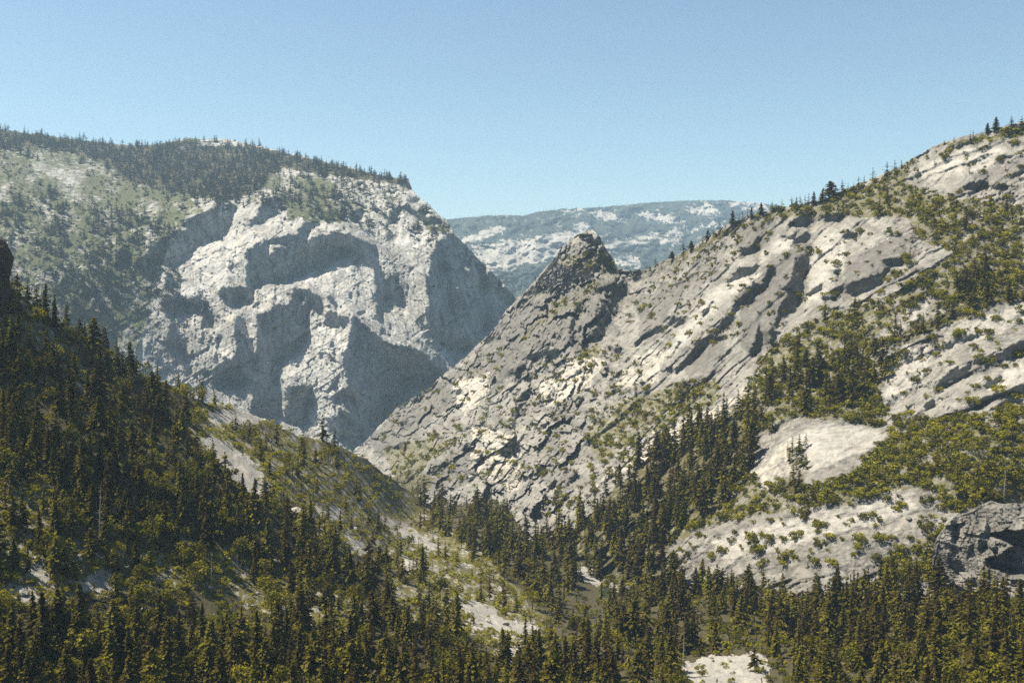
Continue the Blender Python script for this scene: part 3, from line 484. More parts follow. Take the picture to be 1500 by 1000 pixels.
B_CON = [  # polygon, conifers per 1000 px, height range
    ([(775, 800), (850, 770), (900, 715), (960, 660), (1010, 640), (1060, 610), (1110, 640), (1095, 700), (1060, 740), (990, 785), (970, 830), (960, 860), (780, 835)], 8.5, (24, 34)),
    ([(1060, 610), (1090, 580), (1140, 560), (1200, 540), (1270, 520), (1300, 520), (1300, 560), (1270, 590), (1210, 610), (1160, 630), (1100, 650)], 4.2, (24, 33)),
    ([(1300, 500), (1330, 480), (1390, 455), (1450, 440), (1450, 452), (1390, 475), (1320, 510)], 6, (16, 26)), ([(1400, 420), (1440, 400), (1500, 390), (1500, 440), (1410, 460)], 6, (18, 28)), ([(1180, 470), (1250, 450), (1290, 450), (1230, 490), (1150, 520)], 1.3, (16, 24)),
    ([(950, 392), (1000, 372), (1060, 338), (1120, 314), (1200, 298), (1280, 266), (1330, 245), (1330, 250), (1280, 275), (1200, 308), (1100, 325), (1000, 382), (950, 400)], 6, (9, 20)), ([(1100, 322), (1200, 302), (1330, 290), (1400, 300), (1500, 300), (1500, 420), (1440, 400), (1340, 360), (1200, 318)], 2.0, (11, 20)),
    ([(1370, 214), (1440, 197), (1900, 155), (1900, 162), (1440, 203), (1370, 220)], 6, (8, 15)), ([(1350, 240), (1500, 210), (1500, 290), (1380, 290)], .35, (7, 13)), ([(1150, 655), (1182, 650), (1188, 690), (1170, 722), (1142, 722), (1155, 690)], 9, (11, 17)), ([(1340, 650), (1500, 640), (1500, 720), (1400, 740)], .7, (12, 22)),
    ([(880, 395), (960, 390), (1000, 375), (1000, 385), (940, 405), (885, 405)], 4, (8, 15)), ([(790, 410), (828, 368), (832, 374), (795, 418)], 1.5, (6, 10)), ([(640, 560), (750, 460), (755, 470), (650, 570)], .6, (6, 11)), ([(570, 700), (600, 690), (640, 700), (610, 735)], 5, (16, 26)), ([(1300, 830), (1390, 800), (1400, 850), (1300, 870)], 3, (16, 24)), ([(850, 640), (900, 600), (960, 560), (1060, 580), (1000, 630), (900, 680)], .7, (8, 16))]

def b_rough(U, V, Y):
    bt = sstep(960, 860, U + (V - 500) * .35)           # the blocky buttress
    low = sstep(600, 760, V) * sstep(950, 1150, U)       # gentle slabs near the valley floor
    th = np.radians(40 - 8 * sstep(1150, 1450, U) - 18 * low - 0 * bt + 10 * bt)
    ang = math.radians(42)
    s = (U * np.cos(ang) - V * np.sin(ang)) * 1.0; n = (U * np.sin(ang) + V * np.cos(ang)) * 1.0
    a2 = math.radians(17); s2 = U * math.cos(a2) - V * math.sin(a2); n2 = U * math.sin(a2) + V * math.cos(a2)
    a4 = math.radians(25); s4 = U * math.cos(a4) - V * math.sin(a4); n4 = U * math.sin(a4) + V * math.cos(a4)
    east = sstep(1200, 1290, U + (V - 400) * .3)
    sh = sheets(s, n, 44, .42, 3, .9, 11) + sheets(s, n, 17, .46, 6, .9, 12) + sheets(s, n, 7, .36, 12, .9, 12)
    sh = sh * (1 - east) + east * (sheets(s4, n4, 50, .36, 303, .9, 9) + sheets(s4, n4, 19, .40, 306, .9, 9) + sheets(s4, n4, 8, .32, 312, .9, 9))
    sl = sheets(s2, n2, 40, .22, 4) + sheets(s2, n2, 14, .2, 7) + sheets(s2, n2, 6, .16, 13)
    wx = .5 * fbm(s / 30, n / 30, 23); a3 = math.radians(56); s3 = U * math.cos(a3) - V * math.sin(a3); n3 = U * math.sin(a3) + V * math.cos(a3)
    h1, j1 = facets(s3 / 46 + wx, n3 / 26 + wx, 41); h2, j2 = facets(s3 / 17 + wx, n3 / 11, 43); h3, j3 = facets(s3 / 8, n3 / 5.5 + wx, 45)
    blk = h1 * 26 + h2 * 12 + h3 * 5.5 + sheets(s3, n3, 30, .3, 21) + sheets(s3, n3, 11, .25, 22)
    smooth_slab = blur(zone(B_SLAB, U, V, 6), 14)
    calm = .55 + .45 * (1 - smooth_slab * sstep(1000, 1100, U))
    rough = sstep(-.1, .45, fbm(U / 60, V / 60, 71, 3))
    main = (sh * (1 - low) + sl * low * .8) * calm + (h2 * 7 + h3 * 3.5) * (.1 + .9 * rough) * (1 - .6 * low) * calm
    hf4, _ = facets(s / 13 + .4 * fbm(s / 11, n / 11, 27), n / 6, 67); hf5, _ = facets(s / 6, n / 3.4, 69)
    vg = blur(np.clip(dens(B_SHRUB, U, V)[0] / 8, 0, 1), 14) * sstep(950, 1050, U)
    flat = 1 - .62 * blur(zone(B_SLAB[:1], U, V, 6), 14) - .42 * blur(zone(B_SLAB[1:2], U, V, 6), 14)
    main = (main + (hf4 * 4 + hf5 * 2.0) * calm * (1 - .6 * low) * (.12 + .88 * rough)) * (1 - .6 * vg) * flat
    knob = blur(inside([(795, 425), (830, 350), (885, 340), (912, 395), (880, 430)], U, V), 8)
    blk = blk + knob * (facets(U / 13, V / 15, 151)[0] * 8 + facets(U / 6, V / 8, 153)[0] * 4)
    return main * (1 - bt) + blk * bt + fbm(U / 9, V / 9, 81, 4, .6) * 2.2 * calm

def dens(zones, U, V, warp=7, sc=24, s=5):
    d = np.zeros(U.shape); hr0 = np.full(U.shape, 20.); hr1 = np.full(U.shape, 30.)
    for z in zones:
        m = zone([z[0]], U, V, warp, sc, s); d = np.where(m, z[1], d)
        if len(z) > 2: hr0 = np.where(m, z[2][0], hr0); hr1 = np.where(m, z[2][1], hr1)
    return d, hr0, hr1

def b_sliver(U, V):
    an = math.radians(42); s_ = U * math.cos(an) - V * math.sin(an); n_ = U * math.sin(an) + V * math.cos(an)
    w_ = .35 * fbm(U / 40, V / 40, 411)
    a = ridged(s_ / 75, n_ / 9 + w_ * 2, 413, 2) > .84
    b = ridged((s_ * .5 - n_ * .86) / 40, (n_ * .5 + s_ * .86) / 14 + w_, 417, 2) > .86
    hard = ~zone(B_SLAB[:2], U, V, 6) & (dens(B_SHRUB, U, V)[0] < 7)
    return ((a & (fbm(U / 40, V / 40, 415) > -.1) & (U > 880)) | (b & (fbm(U / 30, V / 30, 419) > .0) & (U < 960))) & hard
b_carve = carve(490, 140, 1610, 950, B_SHADE, sliver=b_sliver, lit=-.25, lam=150, eps=.3, warp=2.4, step=1.7, depth=b_depth, extra=b_rough, rounds=14, soft=.15)
def b_relief(U, V, Y): return b_carve(U, V) * Y / F + b_rough(U, V, Y)

def b_cover(U, V):
    d, _, _ = dens(B_SHRUB, U, V); d2, _, _ = dens(B_CON, U, V)
    c = .18 + .25 * fbm(U / 30, V / 24, 3, 4, .6)
    c = np.maximum(c, np.clip(d / 9, 0, 1) * .62 + .08 * fbm(U / 14, V / 12, 9)); c = np.maximum(c, np.clip(d2 / 5, 0, 1) * .7)
    return np.where(zone(B_SLAB, U, V, 6), np.minimum(c, .08 + .22 * fbm(U / 18, V / 9, 8, 3)), c)

def b_soil(U, V):
    p = [[(660, 560), (720, 540), (715, 580), (680, 610)], [(790, 560), (850, 520), (890, 530), (860, 570), (800, 600)], [(690, 620), (760, 640), (760, 720), (690, 690)], [(930, 520), (980, 510), (960, 560), (900, 570)], [(960, 630), (1060, 590), (1130, 540), (1120, 560), (1040, 620), (930, 690), (860, 720)], [(1100, 690), (1160, 640), (1165, 700), (1120, 720)]]
    return np.where(zone(p, U, V, 8, 18), .62, 0) + .15 * fbm(U / 12, V / 12, 15, 3)

B_WORN = [[(700, 520), (745, 455), (790, 425), (830, 415), (885, 412), (920, 405), (915, 450), (870, 500), (850, 515), (790, 510), (740, 560), (690, 600), (700, 545)], [(540, 640), (640, 560), (700, 520), (700, 560), (640, 610), (590, 660), (550, 670)], [(1090, 420), (1130, 380), (1185, 350), (1180, 420), (1140, 480), (1110, 530), (1080, 500)],
          [(930, 440), (1010, 400), (1000, 440), (940, 500)], [(1230, 380), (1340, 340), (1340, 380), (1240, 430)], [(1080, 330), (1140, 315), (1130, 350), (1080, 380)], [(1000, 530), (1060, 480), (1060, 520), (1010, 555)], [(620, 690), (690, 650), (700, 700), (630, 730)], [(1210, 290), (1330, 280), (1300, 300), (1200, 305)]]
def b_worn(U, V): return np.clip(.85 * zone(B_WORN, U, V, 9, 20) + .7 * sstep(.0, .4, fbm((U + V * .7) / 75, (V - U * .6) / 26, 55, 5, .6)), 0, 1)
B_PALE = [[(1190, 360), (1210, 335), (1245, 345), (1232, 400), (1205, 440), (1182, 450), (1186, 390)], [(1050, 418), (1075, 404), (1120, 400), (1095, 420), (1060, 440), (1030, 475), (985, 520), (955, 556), (946, 550), (990, 490)], [(1040, 790), (1120, 768), (1220, 748), (1330, 722), (1345, 745), (1250, 775), (1150, 800), (1060, 820)], [(1155, 650), (1195, 622), (1250, 620), (1300, 634), (1270, 660), (1200, 690), (1160, 690)],
          [(1296, 545), (1325, 505), (1365, 505), (1360, 545), (1320, 580), (1300, 592)], [(1440, 560), (1500, 530), (1500, 560), (1450, 575)], [(1285, 495), (1330, 458), (1360, 440), (1355, 460), (1310, 490)], [(1410, 480), (1500, 440), (1500, 470), (1430, 500)], [(790, 560), (850, 520), (880, 530), (840, 580), (800, 600)], [(700, 640), (760, 650), (740, 690)], [(1120, 360), (1165, 340), (1160, 365), (1110, 385)], [(660, 565), (715, 545), (710, 580), (680, 600)], [(1330, 250), (1420, 215), (1480, 215), (1440, 250), (1360, 262)]]
def b_pale(U, V): return blur(zone(B_PALE, U, V, 7, 18), 3) * np.clip(.75 + .6 * fbm(U / 16, V / 9, 66, 4), 0, 1)

BR = surface('mountainside', M_RIGHT, 500, 1880, 1.4, 470, B_TOP, B_BOT, b_depth, b_relief, [(15, 6), (60, 45), (220, 180), (500, 420)],
             'steep grey granite mountainside with slanting slabs and a pointed rocky peak', jag=lambda u: 2.4 + 3.6 * sstep(840, 790, u), cover=b_cover, soil=b_soil, wood=lambda U, V: np.clip(dens(B_CON, U, V)[0] / 5, 0, 1) * .62, worn=b_worn, pale=b_pale, jseed=7)

# ---- near slope on the left and the valley floor
A_TOP = [(-320, 330), (-260, 372), (-20, 408), (0, 418), (40, 446), (100, 486), (150, 515), (200, 540), (250, 562), (300, 584), (350, 600), (400, 616), (450, 640), (500, 656), (540, 676), (580, 705), (620, 738), (660, 742), (700, 734), (740, 738), (775, 795), (840, 803), (868, 828), (920, 832), (1000, 850), (1100, 862), (1200, 872), (1300, 872), (1400, 884), (1500, 890), (1900, 900)]
A_BOT = [(-320, 1250), (1900, 1250)]
a_depth = tps([(1850, 905, 520), (1850, 1250, 300), (-300, 1250, 280), (-300, 290, 560), (862, 850, 930), (915, 850, 930), (930, 872, 884), (855, 872, 884), (890, 888, 852), (-320, 340, 600), (0, 418, 660), (150, 515, 730), (300, 584, 830), (450, 640, 980), (540, 676, 1100), (620, 738, 1250), (700, 735, 1260), (760, 760, 1180), (840, 803, 1010), (870, 830, 965), (1000, 850, 860), (1200, 872, 780), (1400, 884, 650), (1500, 890, 610),
               (0, 700, 530), (0, 1000, 400), (200, 700, 590), (200, 850, 520), (400, 720, 720), (400, 850, 610), (500, 800, 720), (650, 850, 790), (700, 920, 680), (750, 1000, 545), (1100, 1000, 560), (1500, 1000, 480), (400, 1000, 460), (900, 920, 720), (1200, 930, 660), (750, 1250, 330), (0, 1250, 300), (1500, 1250, 320)])
A_BARE = [[(285, 634), (326, 650), (367, 672), (398, 716), (384, 736), (340, 706), (326, 689), (299, 655)], [(306, 600), (360, 600), (400, 614), (357, 624), (306, 619)], [(0, 846), (40, 856), (80, 880), (70, 890), (0, 876)], [(30, 826), (60, 818), (78, 850), (60, 858)], [(676, 886), (700, 882), (740, 905), (790, 915), (790, 925), (700, 925)], [(550, 756), (600, 770), (640, 800), (630, 806), (590, 785)], [(500, 785), (530, 790), (546, 820), (520, 812)], [(998, 968), (1040, 955), (1122, 965), (1126, 1015), (1010, 1020)], [(590, 815), (612, 830), (600, 834)], [(460, 745), (510, 745), (500, 760), (462, 756)],
          [(850, 828), (900, 826), (935, 830), (930, 850), (905, 862), (850, 850)], [(1290, 868), (1345, 866), (1345, 880), (1300, 882)], [(115, 845), (140, 835), (170, 845), (168, 870), (120, 870)], [(720, 945), (770, 950), (760, 975), (730, 965)]]
A_OPEN = [[(270, 600), (330, 578), (450, 640), (600, 720), (700, 800), (770, 870), (790, 930), (700, 935), (640, 860), (520, 815), (430, 765), (380, 742), (300, 690), (280, 640)], [(0, 800), (120, 775), (330, 800), (410, 830), (390, 875), (250, 868), (130, 860), (60, 885), (0, 885)], [(640, 850), (800, 900), (800, 960), (700, 940)]]
A_OPEN += [[(-320, 420), (0, 430), (60, 470), (110, 520), (140, 575), (60, 565), (0, 530), (-320, 520)], [(-320, 700), (0, 690), (60, 700), (130, 740), (120, 790), (0, 800), (-320, 800)], [(330, 830), (480, 850), (560, 900), (500, 930), (360, 890)], [(560, 850), (640, 860), (700, 930), (620, 925)]]
A_CON = [([(-320, 320), (1900, 320), (1900, 1260), (-320, 1260)], 5.4, (14, 28)), ([(-320, 320), (120, 470), (300, 570), (300, 690), (380, 745), (200, 770), (0, 790), (-320, 800)], 6.0, (12, 24)), (A_OPEN[0], 3.2, (9, 18)), (A_OPEN[1], 1.2, (15, 24)), (A_OPEN[2], 2.0, (15, 24)), (A_OPEN[3], 2.2, (12, 20)), (A_OPEN[4], 2.0, (13, 22)), (A_OPEN[5], 2.4, (12, 22)), (A_OPEN[6], 2.2, (12, 20)),
         ([(830, 845), (1000, 860), (1200, 880), (1900, 895), (1900, 950), (1150, 940), (1000, 930), (860, 930)], 9.5, (16, 29)), ([(230, 560), (300, 590), (400, 620), (540, 680), (600, 730), (580, 730), (520, 690), (400, 640), (280, 600)], 2.6, (10, 17)), ([(600, 730), (700, 735), (760, 745), (775, 800), (850, 850), (760, 850), (650, 790)], 14, (20, 31)), ([(1090, 960), (1160, 960), (1160, 1010), (1110, 1010)], 1.5, (16, 22)),
         ([(-320, 860), (130, 848), (330, 868), (410, 880), (430, 925), (200, 950), (-320, 950)], 1.5, (8, 14)), ([(670, 895), (800, 900), (840, 965), (690, 965)], 1.0, (8, 14)), ([(985, 955), (1130, 950), (1160, 1090), (985, 1090)], .9, (9, 15)), ([(840, 868), (940, 868), (935, 935), (850, 935)], 10, (12, 21))]
A_SHRUB = [([(-320, 320), (1900, 320), (1900, 1260), (-320, 1260)], 6.5), (A_OPEN[0], 13), (A_OPEN[1], 9), (A_OPEN[2], 8), (A_OPEN[3], 8), (A_OPEN[4], 8), (A_OPEN[5], 8), (A_OPEN[6], 7), ([(-320, 860), (130, 848), (330, 868), (410, 880), (430, 925), (200, 950), (-320, 950)], 6), ([(-320, 320), (0, 420), (120, 500), (200, 600), (100, 700), (-320, 700)], 6), ([(330, 840), (460, 830), (520, 900), (380, 900)], 6), ([(950, 900), (1100, 930), (1090, 955), (960, 950)], 9), ([(1380, 900), (1900, 900), (1900, 960), (1400, 960)], 6)]
POND = [(853, 852), (866, 846), (905, 848), (918, 856), (908, 876), (880, 880), (857, 872)]

def a_relief(U, V, Y): return 0 * U

def a_vert(U, V, Y):
    x = (U - 750) * Y / F
    pd = np.clip((np.hypot((U - 890) / 62, (V - 868) / 36) - .75) * 2, 0, 1)
    return pd * (5 * fbm(x / 70, Y / 90, 3, 5, .5) + 1.6 * facets(x / 13, Y / 16, 9)[0])

def a_cover(U, V):
    c = np.where(zone(A_OPEN, U, V, 7), .68, .80) + .32 * fbm(U / 14, V / 9, 12, 4, .6)
    return np.where(zone(A_BARE, U, V, 9, 14), .05 + .4 * fbm(U / 10, V / 5, 33, 3), c)

def a_soil(U, V):
    return np.where(zone(A_OPEN, U, V, 7), .22, .05) + .4 * fbm(U / 18, V / 10, 22, 4, .6)

AV = surface('valley_ground', M_GROUND, -320, 1880, 2.6, 270, A_TOP, A_BOT, a_depth, a_relief, [(15, 8), (80, 60), (300, 200)],
             'wooded near slope and valley floor with pale rock openings', jag=2.5, cover=a_cover, soil=a_soil, wood=lambda U, V: np.where(zone(A_OPEN, U, V, 7) | zone(A_BARE, U, V, 9, 14), 0, .85), vertical=a_vert, jseed=9)
S0 = [CL, DR, BR, AV]

# ---- ground sheet to the horizon
gs = 30000; gv = np.array([[-gs, -gs, -900], [gs, -gs, -900], [gs, gs, -900], [-gs, gs, -900]], float)
go = link('ground', mesh_from('ground', gv, np.array([[0, 1, 2, 3]]), [M_FAR], {'cover': np.full(4, .7), 'soil': np.zeros(4)})); tag(go, 'low wooded land beyond the mountains', None, None, 'structure')

def nearest(surf, u, v):
    d = (surf['U'] - u) ** 2 + (surf['V'] - v) ** 2
    return surf['P'].reshape(-1, 3)[d.argmin()]

# ------------------------------------------------------------------ the overhung outcrop, bottom right
O_TOP = [(1366, 806), (1372, 788), (1389, 765), (1400, 756), (1418, 750), (1436, 740), (1452, 734), (1468, 738), (1500, 737), (1560, 728), (1660, 735)]
O_BOT = [(1366, 838), (1386, 846), (1402, 856), (1431, 872), (1460, 884), (1500, 892), (1660, 905)]
o_depth = tps([(1368, 806, 668), (1400, 850, 655), (1450, 737, 668), (1500, 740, 655), (1560, 735, 640), (1500, 880, 618), (1440, 868, 636), (1660, 740, 620), (1660, 900, 590), (1420, 800, 655)])
O_CAVE = [[(1450, 783), (1475, 777), (1500, 779), (1528, 784), (1550, 796), (1556, 812), (1536, 830), (1510, 840), (1480, 841), (1460, 834), (1447, 829), (1444, 819), (1466, 813), (1486, 800), (1466, 789)]]
O_SHADE = traced(1050, 680, 3.124, [(1.5, '125 32 133 30 148 30 160 32 160 50 134 50 128 48 124 47 123 44 130 42 136 37 130 34'), (1.5, '107 26 110 26 109 36 107 35'), (1.6, '102 35 107 36 113 38 109 40 113 46 114 49 109 48 105 44 106 40'), (1.4, '115 37 118 36 116 40 114 45'), (1.4, '123 26 125.5 29 124 33 122 32'), (1.4, '118 52 119 56 113 53'), (1.2, '128 36 134 36 125 39'), (1.3, '120 34 124 35 121 40 119 38'), (1.3, '135 52 141 53 150 54 150 57 136 55')])
def o_rough(U, V, Y):
    h1, _ = facets(U / 26 + .3 * fbm(U / 20, V / 20, 4), V / 17, 131); h2, _ = facets(U / 9, V / 6, 133); h3, _ = facets(U / 4, V / 3, 135)
    ca = zone(O_CAVE, U, V, 2, 10).astype(float)
    for k_ in range(2): ca = (np.roll(ca, 1, 0) + ca + np.roll(ca, -1, 0)) / 3; ca = (np.roll(ca, 1, 1) + ca + np.roll(ca, -1, 1)) / 3
    return (h1 * 4.6 + h2 * 1.9 + h3 * .7 + sheets(U * .3 - V * .95, U * .95 + V * .3, 13, .22, 141) * .6) * (1 - .6 * ca) + ca * 22 - ca * 4 * ridged(U / 40, V / 14, 140, 2)
o_carve = carve(1355, 715, 1670, 915, O_SHADE, lit=-.3, lam=70, eps=.3, warp=2, step=1.2, depth=o_depth, extra=o_rough, rounds=8, soft=.3)
OC = surface('rock_outcrop', M_OUT, 1366, 1660, 1.1, 150, O_TOP, O_BOT, o_depth, lambda U, V, Y: o_carve(U, V) * Y / F + o_rough(U, V, Y), [(6, 1), (25, 6), (60, 25)], 'dark overhung granite outcrop with a deep shaded hollow beside the pale slab', jag=1.5,
             cover=lambda U, V: .1 + .2 * fbm(U / 12, V / 9, 6), worn=lambda U, V: np.clip(.5 + .9 * fbm(U / 20, V / 30, 8), 0, 1), jseed=11)
del OC['o']['kind']; OC['o']['category'] = 'rock outcrop'

# ------------------------------------------------------------------ loose rocks
def rock_mesh(seed, cuts=16, res=12, sq=(1, 1, 1), rough=.05):
    """an angular block: a ball cut by flat joints, then roughened"""
    r = np.random.default_rng(seed); V_, Q_ = [], []
    n = r.normal(size=(cuts, 3)); n /= np.linalg.norm(n, axis=1, keepdims=True); dd_ = r.uniform(.62, .95, cuts)
    a = np.linspace(-1, 1, res + 1); A_, B_ = np.meshgrid(a, a)
    for ax in range(3):
        for sg in (-1, 1):
            p = np.stack([A_ * sg, B_, np.full(A_.shape, sg)], -1); p = np.roll(p, ax, -1); p = p / np.linalg.norm(p, axis=-1, keepdims=True)
            c = p @ n.T; rad = np.min(np.where(c > .05, dd_ / np.maximum(c, .05), 9), -1); rad = np.minimum(rad, 1.05)
            rad = rad * (1 + rough * fbm(p[..., 0] * 4 + p[..., 2] * 2.3 + seed, p[..., 1] * 4 - p[..., 2] * 1.7, seed, 4, .6))
            Q_.append(grid_quads(res + 1, res + 1) + len(V_) * (res + 1) ** 2); V_.append((p * rad[..., None] * np.array(sq)).reshape(-1, 3))
    return np.concatenate(V_), np.concatenate(Q_)
M_BOULD = rock_mat('boulder_granite', .35, .37, .29, .13, streak=.1)
M_SHADEROCK = rock_mat('shaded_rock', .5, .085, .06, .03, streak=.4, tone=(1.15, .85, .72))  # pillar stands in shade; that darkness is put into the base colour
def rock(name, pos, size, seed, mt, label, cat, group=None, sq=(1, 1, .75), res=12, rough=.07):
    v, q = rock_mesh(seed, 14 + seed % 6, res, np.array(sq) * size, rough)
    z0 = np.zeros(len(v)); o = link(name, mesh_from(name, v, q, [mt], {'cover': z0, 'soil': z0, 'wood': z0, 'worn': z0 + .2})); o.location = pos; o.rotation_euler = (0, 0, seed * 1.7)
    return tag(o, label, cat, group)
pz = place(np.array(-22.), np.array(398.), 575.)
rock('rock_pillar', pz, 17, 5, M_SHADEROCK, 'shaded reddish-brown rock pillar cut off by the left edge of the view', 'rock pillar', None, (.98, .9, 1.38), 34, .16)
BOULD = [  # u, v (base), width px, label
    (190, 857, 15, 'round white boulder, the largest one in the rocky opening on the left'), (178, 850, 8, 'small pale boulder just behind the round white boulder'), (205, 862, 9, 'flat pale boulder just in front of the round white boulder'), (186, 833, 9, 'pale boulder alone in green brush above the round white boulder'),
    (30, 868, 20, 'grey boulder at the lower rim of the white rock opening by the left edge'), (28, 848, 13, 'dark-sided boulder lying on the white rock opening by the left edge'), (52, 816, 12, 'pale flat boulder above the white rock opening by the left edge'), (120, 702, 13, 'lone pale boulder high up among the dark conifers of the near slope'), (134, 708, 7, 'small pale boulder beside the lone boulder high on the near slope'),
    (106, 776, 9, 'pale boulder left of the fallen grey log'), (288, 840, 14, 'long pale boulder in brush at the right end of the rocky opening'), (298, 848, 8, 'small pale boulder below the long pale boulder in the rocky opening'), (384, 858, 10, 'white boulder at the dark edge of the forest below the near slope'), (392, 866, 9, 'second white boulder at the dark edge of the forest, a little lower'), (376, 870, 7, 'small white boulder left of the two white boulders at the forest edge'),
    (435, 750, 18, 'pale rounded boulder, left one of the pair on the near slope'), (446, 760, 16, 'smooth grey boulder, right one of the pair on the near slope'), (210, 894, 9, 'pale boulder half hidden in the conifers below the rocky opening'), (540, 812, 11, 'white boulder at the low end of the pale streak on the near slope'), (526, 806, 9, 'pale boulder just above the white boulder on the near slope'),
    (600, 836, 9, 'pale boulder among conifers below the pale streak'), (690, 905, 14, 'white block on the rock patch amid the forest'), (716, 915, 9, 'small block on the rock patch amid the forest'), (742, 918, 12, 'broad pale block at the right end of the rock patch amid the forest'), (868, 843, 8, 'pale boulder on the shore behind the pond'), (884, 839, 10, 'white boulder on the shore behind the pond'), (906, 838, 8, 'pale boulder at the right end of the pond shore'), (926, 846, 10, 'white boulder in the stream bed right of the pond'), (851, 846, 7, 'small boulder at the left end of the pond shore'),
    (118, 846, 10, 'pale boulder left of the round white boulder among low brush'), (140, 838, 8, 'small grey boulder in the brush of the rocky opening'), (322, 862, 9, 'grey boulder low in the brush below the rocky opening'), (250, 846, 9, 'pale boulder midway along the rocky opening'), (1042, 962, 8, 'small boulder on the pale clearing at the bottom edge'), (1018, 975, 7, 'tiny boulder at the left rim of the pale clearing'), (520, 772, 9, 'pale boulder half way down the open near slope')]
for k_, (u_, v_, w_, lb_) in enumerate(BOULD):
    p_ = nearest(AV, u_, v_); sz = w_ * .5 * p_[1] / F
    rock('boulder', p_ + np.array((0, 0, sz * .3)), sz, 20 + k_, M_BOULD, lb_, 'boulder', 'pale boulders in the forest openings', (1.05, .9, .7))
BB = [(1392, 560, 9, 'small block resting on the cracked pale slabs at the right edge'), (1290, 757, 5, 'dark loose block on the broad pale slab, right one'), (1236, 766, 5, 'dark loose block on the broad pale slab, left one'), (1172, 782, 5, 'tiny dark block low on the broad pale slab'), (1405, 724, 12, 'pale upright boulder in the brush above the dark outcrop'), (1330, 760, 10, 'dark flat boulder at the right end of the broad pale slab'), (1160, 660, 8, 'small boulder beside the light rock dome'),
      (1275, 672, 8, 'pale boulder at the foot of the light rock dome'), (985, 682, 9, 'pale boulder among the tall conifer belt'), (1098, 620, 8, 'pale boulder at the upper edge of the conifer belt'), (690, 700, 10, 'pale block at the foot of the buttress'), (760, 690, 9, 'pale fallen block on the buttress scree'), (800, 640, 9, 'white fallen block on the scree under the great slabs'), (826, 655, 7, 'small white block on the scree under the great slabs')]
for k_, (u_, v_, w_, lb_) in enumerate(BB):
    p_ = nearest(BR, u_, v_); sz = w_ * .5 * p_[1] / F
    rock('boulder', p_ + np.array((0, -.2, sz * .3)), sz, 70 + k_, M_BOULD if 'dark' not in lb_ else M_OUT, lb_, 'boulder', 'loose blocks on the right-hand slope', (1.05, .9, .7))

# ------------------------------------------------------------------ pond
wm, nt, out = mat('pond_water')
pb = N(nt, 'ShaderNodeBsdfPrincipled'); pb.inputs['Base Color'].default_value = (.022, .03, .018, 1); pb.inputs['Roughness'].default_value = .06
wb = N(nt, 'ShaderNodeBump'); wb.inputs['Strength'].default_value = .15; wb.inputs['Distance'].default_value = .3
nt.links.new(noise_tex(nt, N(nt, 'ShaderNodeNewGeometry').outputs['Position'], .6, 3), wb.inputs['Height']); nt.links.new(wb.outputs[0], pb.inputs['Normal']); nt.links.new(pb.outputs[0], out.inputs[0])
zw = float(nearest(AV, 888, 868)[2]) + .5
ang_ = np.linspace(0, 2 * np.pi, 41)[:-1]; rr_ = np.array([0, .5, 1.0])
pc = nearest(AV, 890, 868); R_ = (1 + .18 * np.sin(3 * ang_ + 1) + .1 * np.sin(5 * ang_))[None] * rr_[:, None]
pv_ = np.stack([pc[0] + 40 * R_ * np.cos(ang_), pc[1] + 44 * R_ * np.sin(ang_), np.full(R_.shape, zw)], -1).reshape(-1, 3)
pq = [[r_ * 40 + k_, r_ * 40 + (k_ + 1) % 40, (r_ + 1) * 40 + (k_ + 1) % 40, (r_ + 1) * 40 + k_] for r_ in range(2) for k_ in range(40)]
tag(link('water', mesh_from('water', pv_, np.array(pq), [wm])), 'small dark green pond between the conifers on the valley floor', None, None, 'structure')

# ------------------------------------------------------------------ plants: prototypes

class Q:
    def __init__(s): s.v = []; s.t = []; s.m = []
    def quad(s, c, a, b, tint, mi=0):
        c, a, b = map(np.asarray, (c, a, b)); s.v += [c - a - b, c + a - b * .45, c + a * 1.15 + b * .45, c - a * .8 + b]; s.t += [tint] * 4; s.m.append(mi)
    def tube(s, pts, rad, n=6, mi=1, tint=.5):
        for (p0, r0), (p1, r1) in zip(zip(pts[:-1], rad[:-1]), zip(pts[1:], rad[1:])):
            d = np.asarray(p1, float) - np.asarray(p0, float); d = d / np.linalg.norm(d)
            e = np.cross(d, (1, .3, 0)) if abs(d[2]) > .8 else np.cross(d, (0, 0, 1)); e /= np.linalg.norm(e); f = np.cross(d, e)
            for k in range(n):
                a0, a1 = 6.2832 * k / n, 6.2832 * (k + 1) / n
                o0 = math.cos(a0) * e + math.sin(a0) * f; o1 = math.cos(a1) * e + math.sin(a1) * f
                s.v += [p0 + o0 * r0, p0 + o1 * r0, p1 + o1 * r1, p1 + o0 * r1]; s.t += [tint] * 4; s.m.append(mi)
    def arr(s):
        v = np.array(s.v, float); return v, np.arange(len(v)).reshape(-1, 4), np.array(s.t), np.array(s.m)

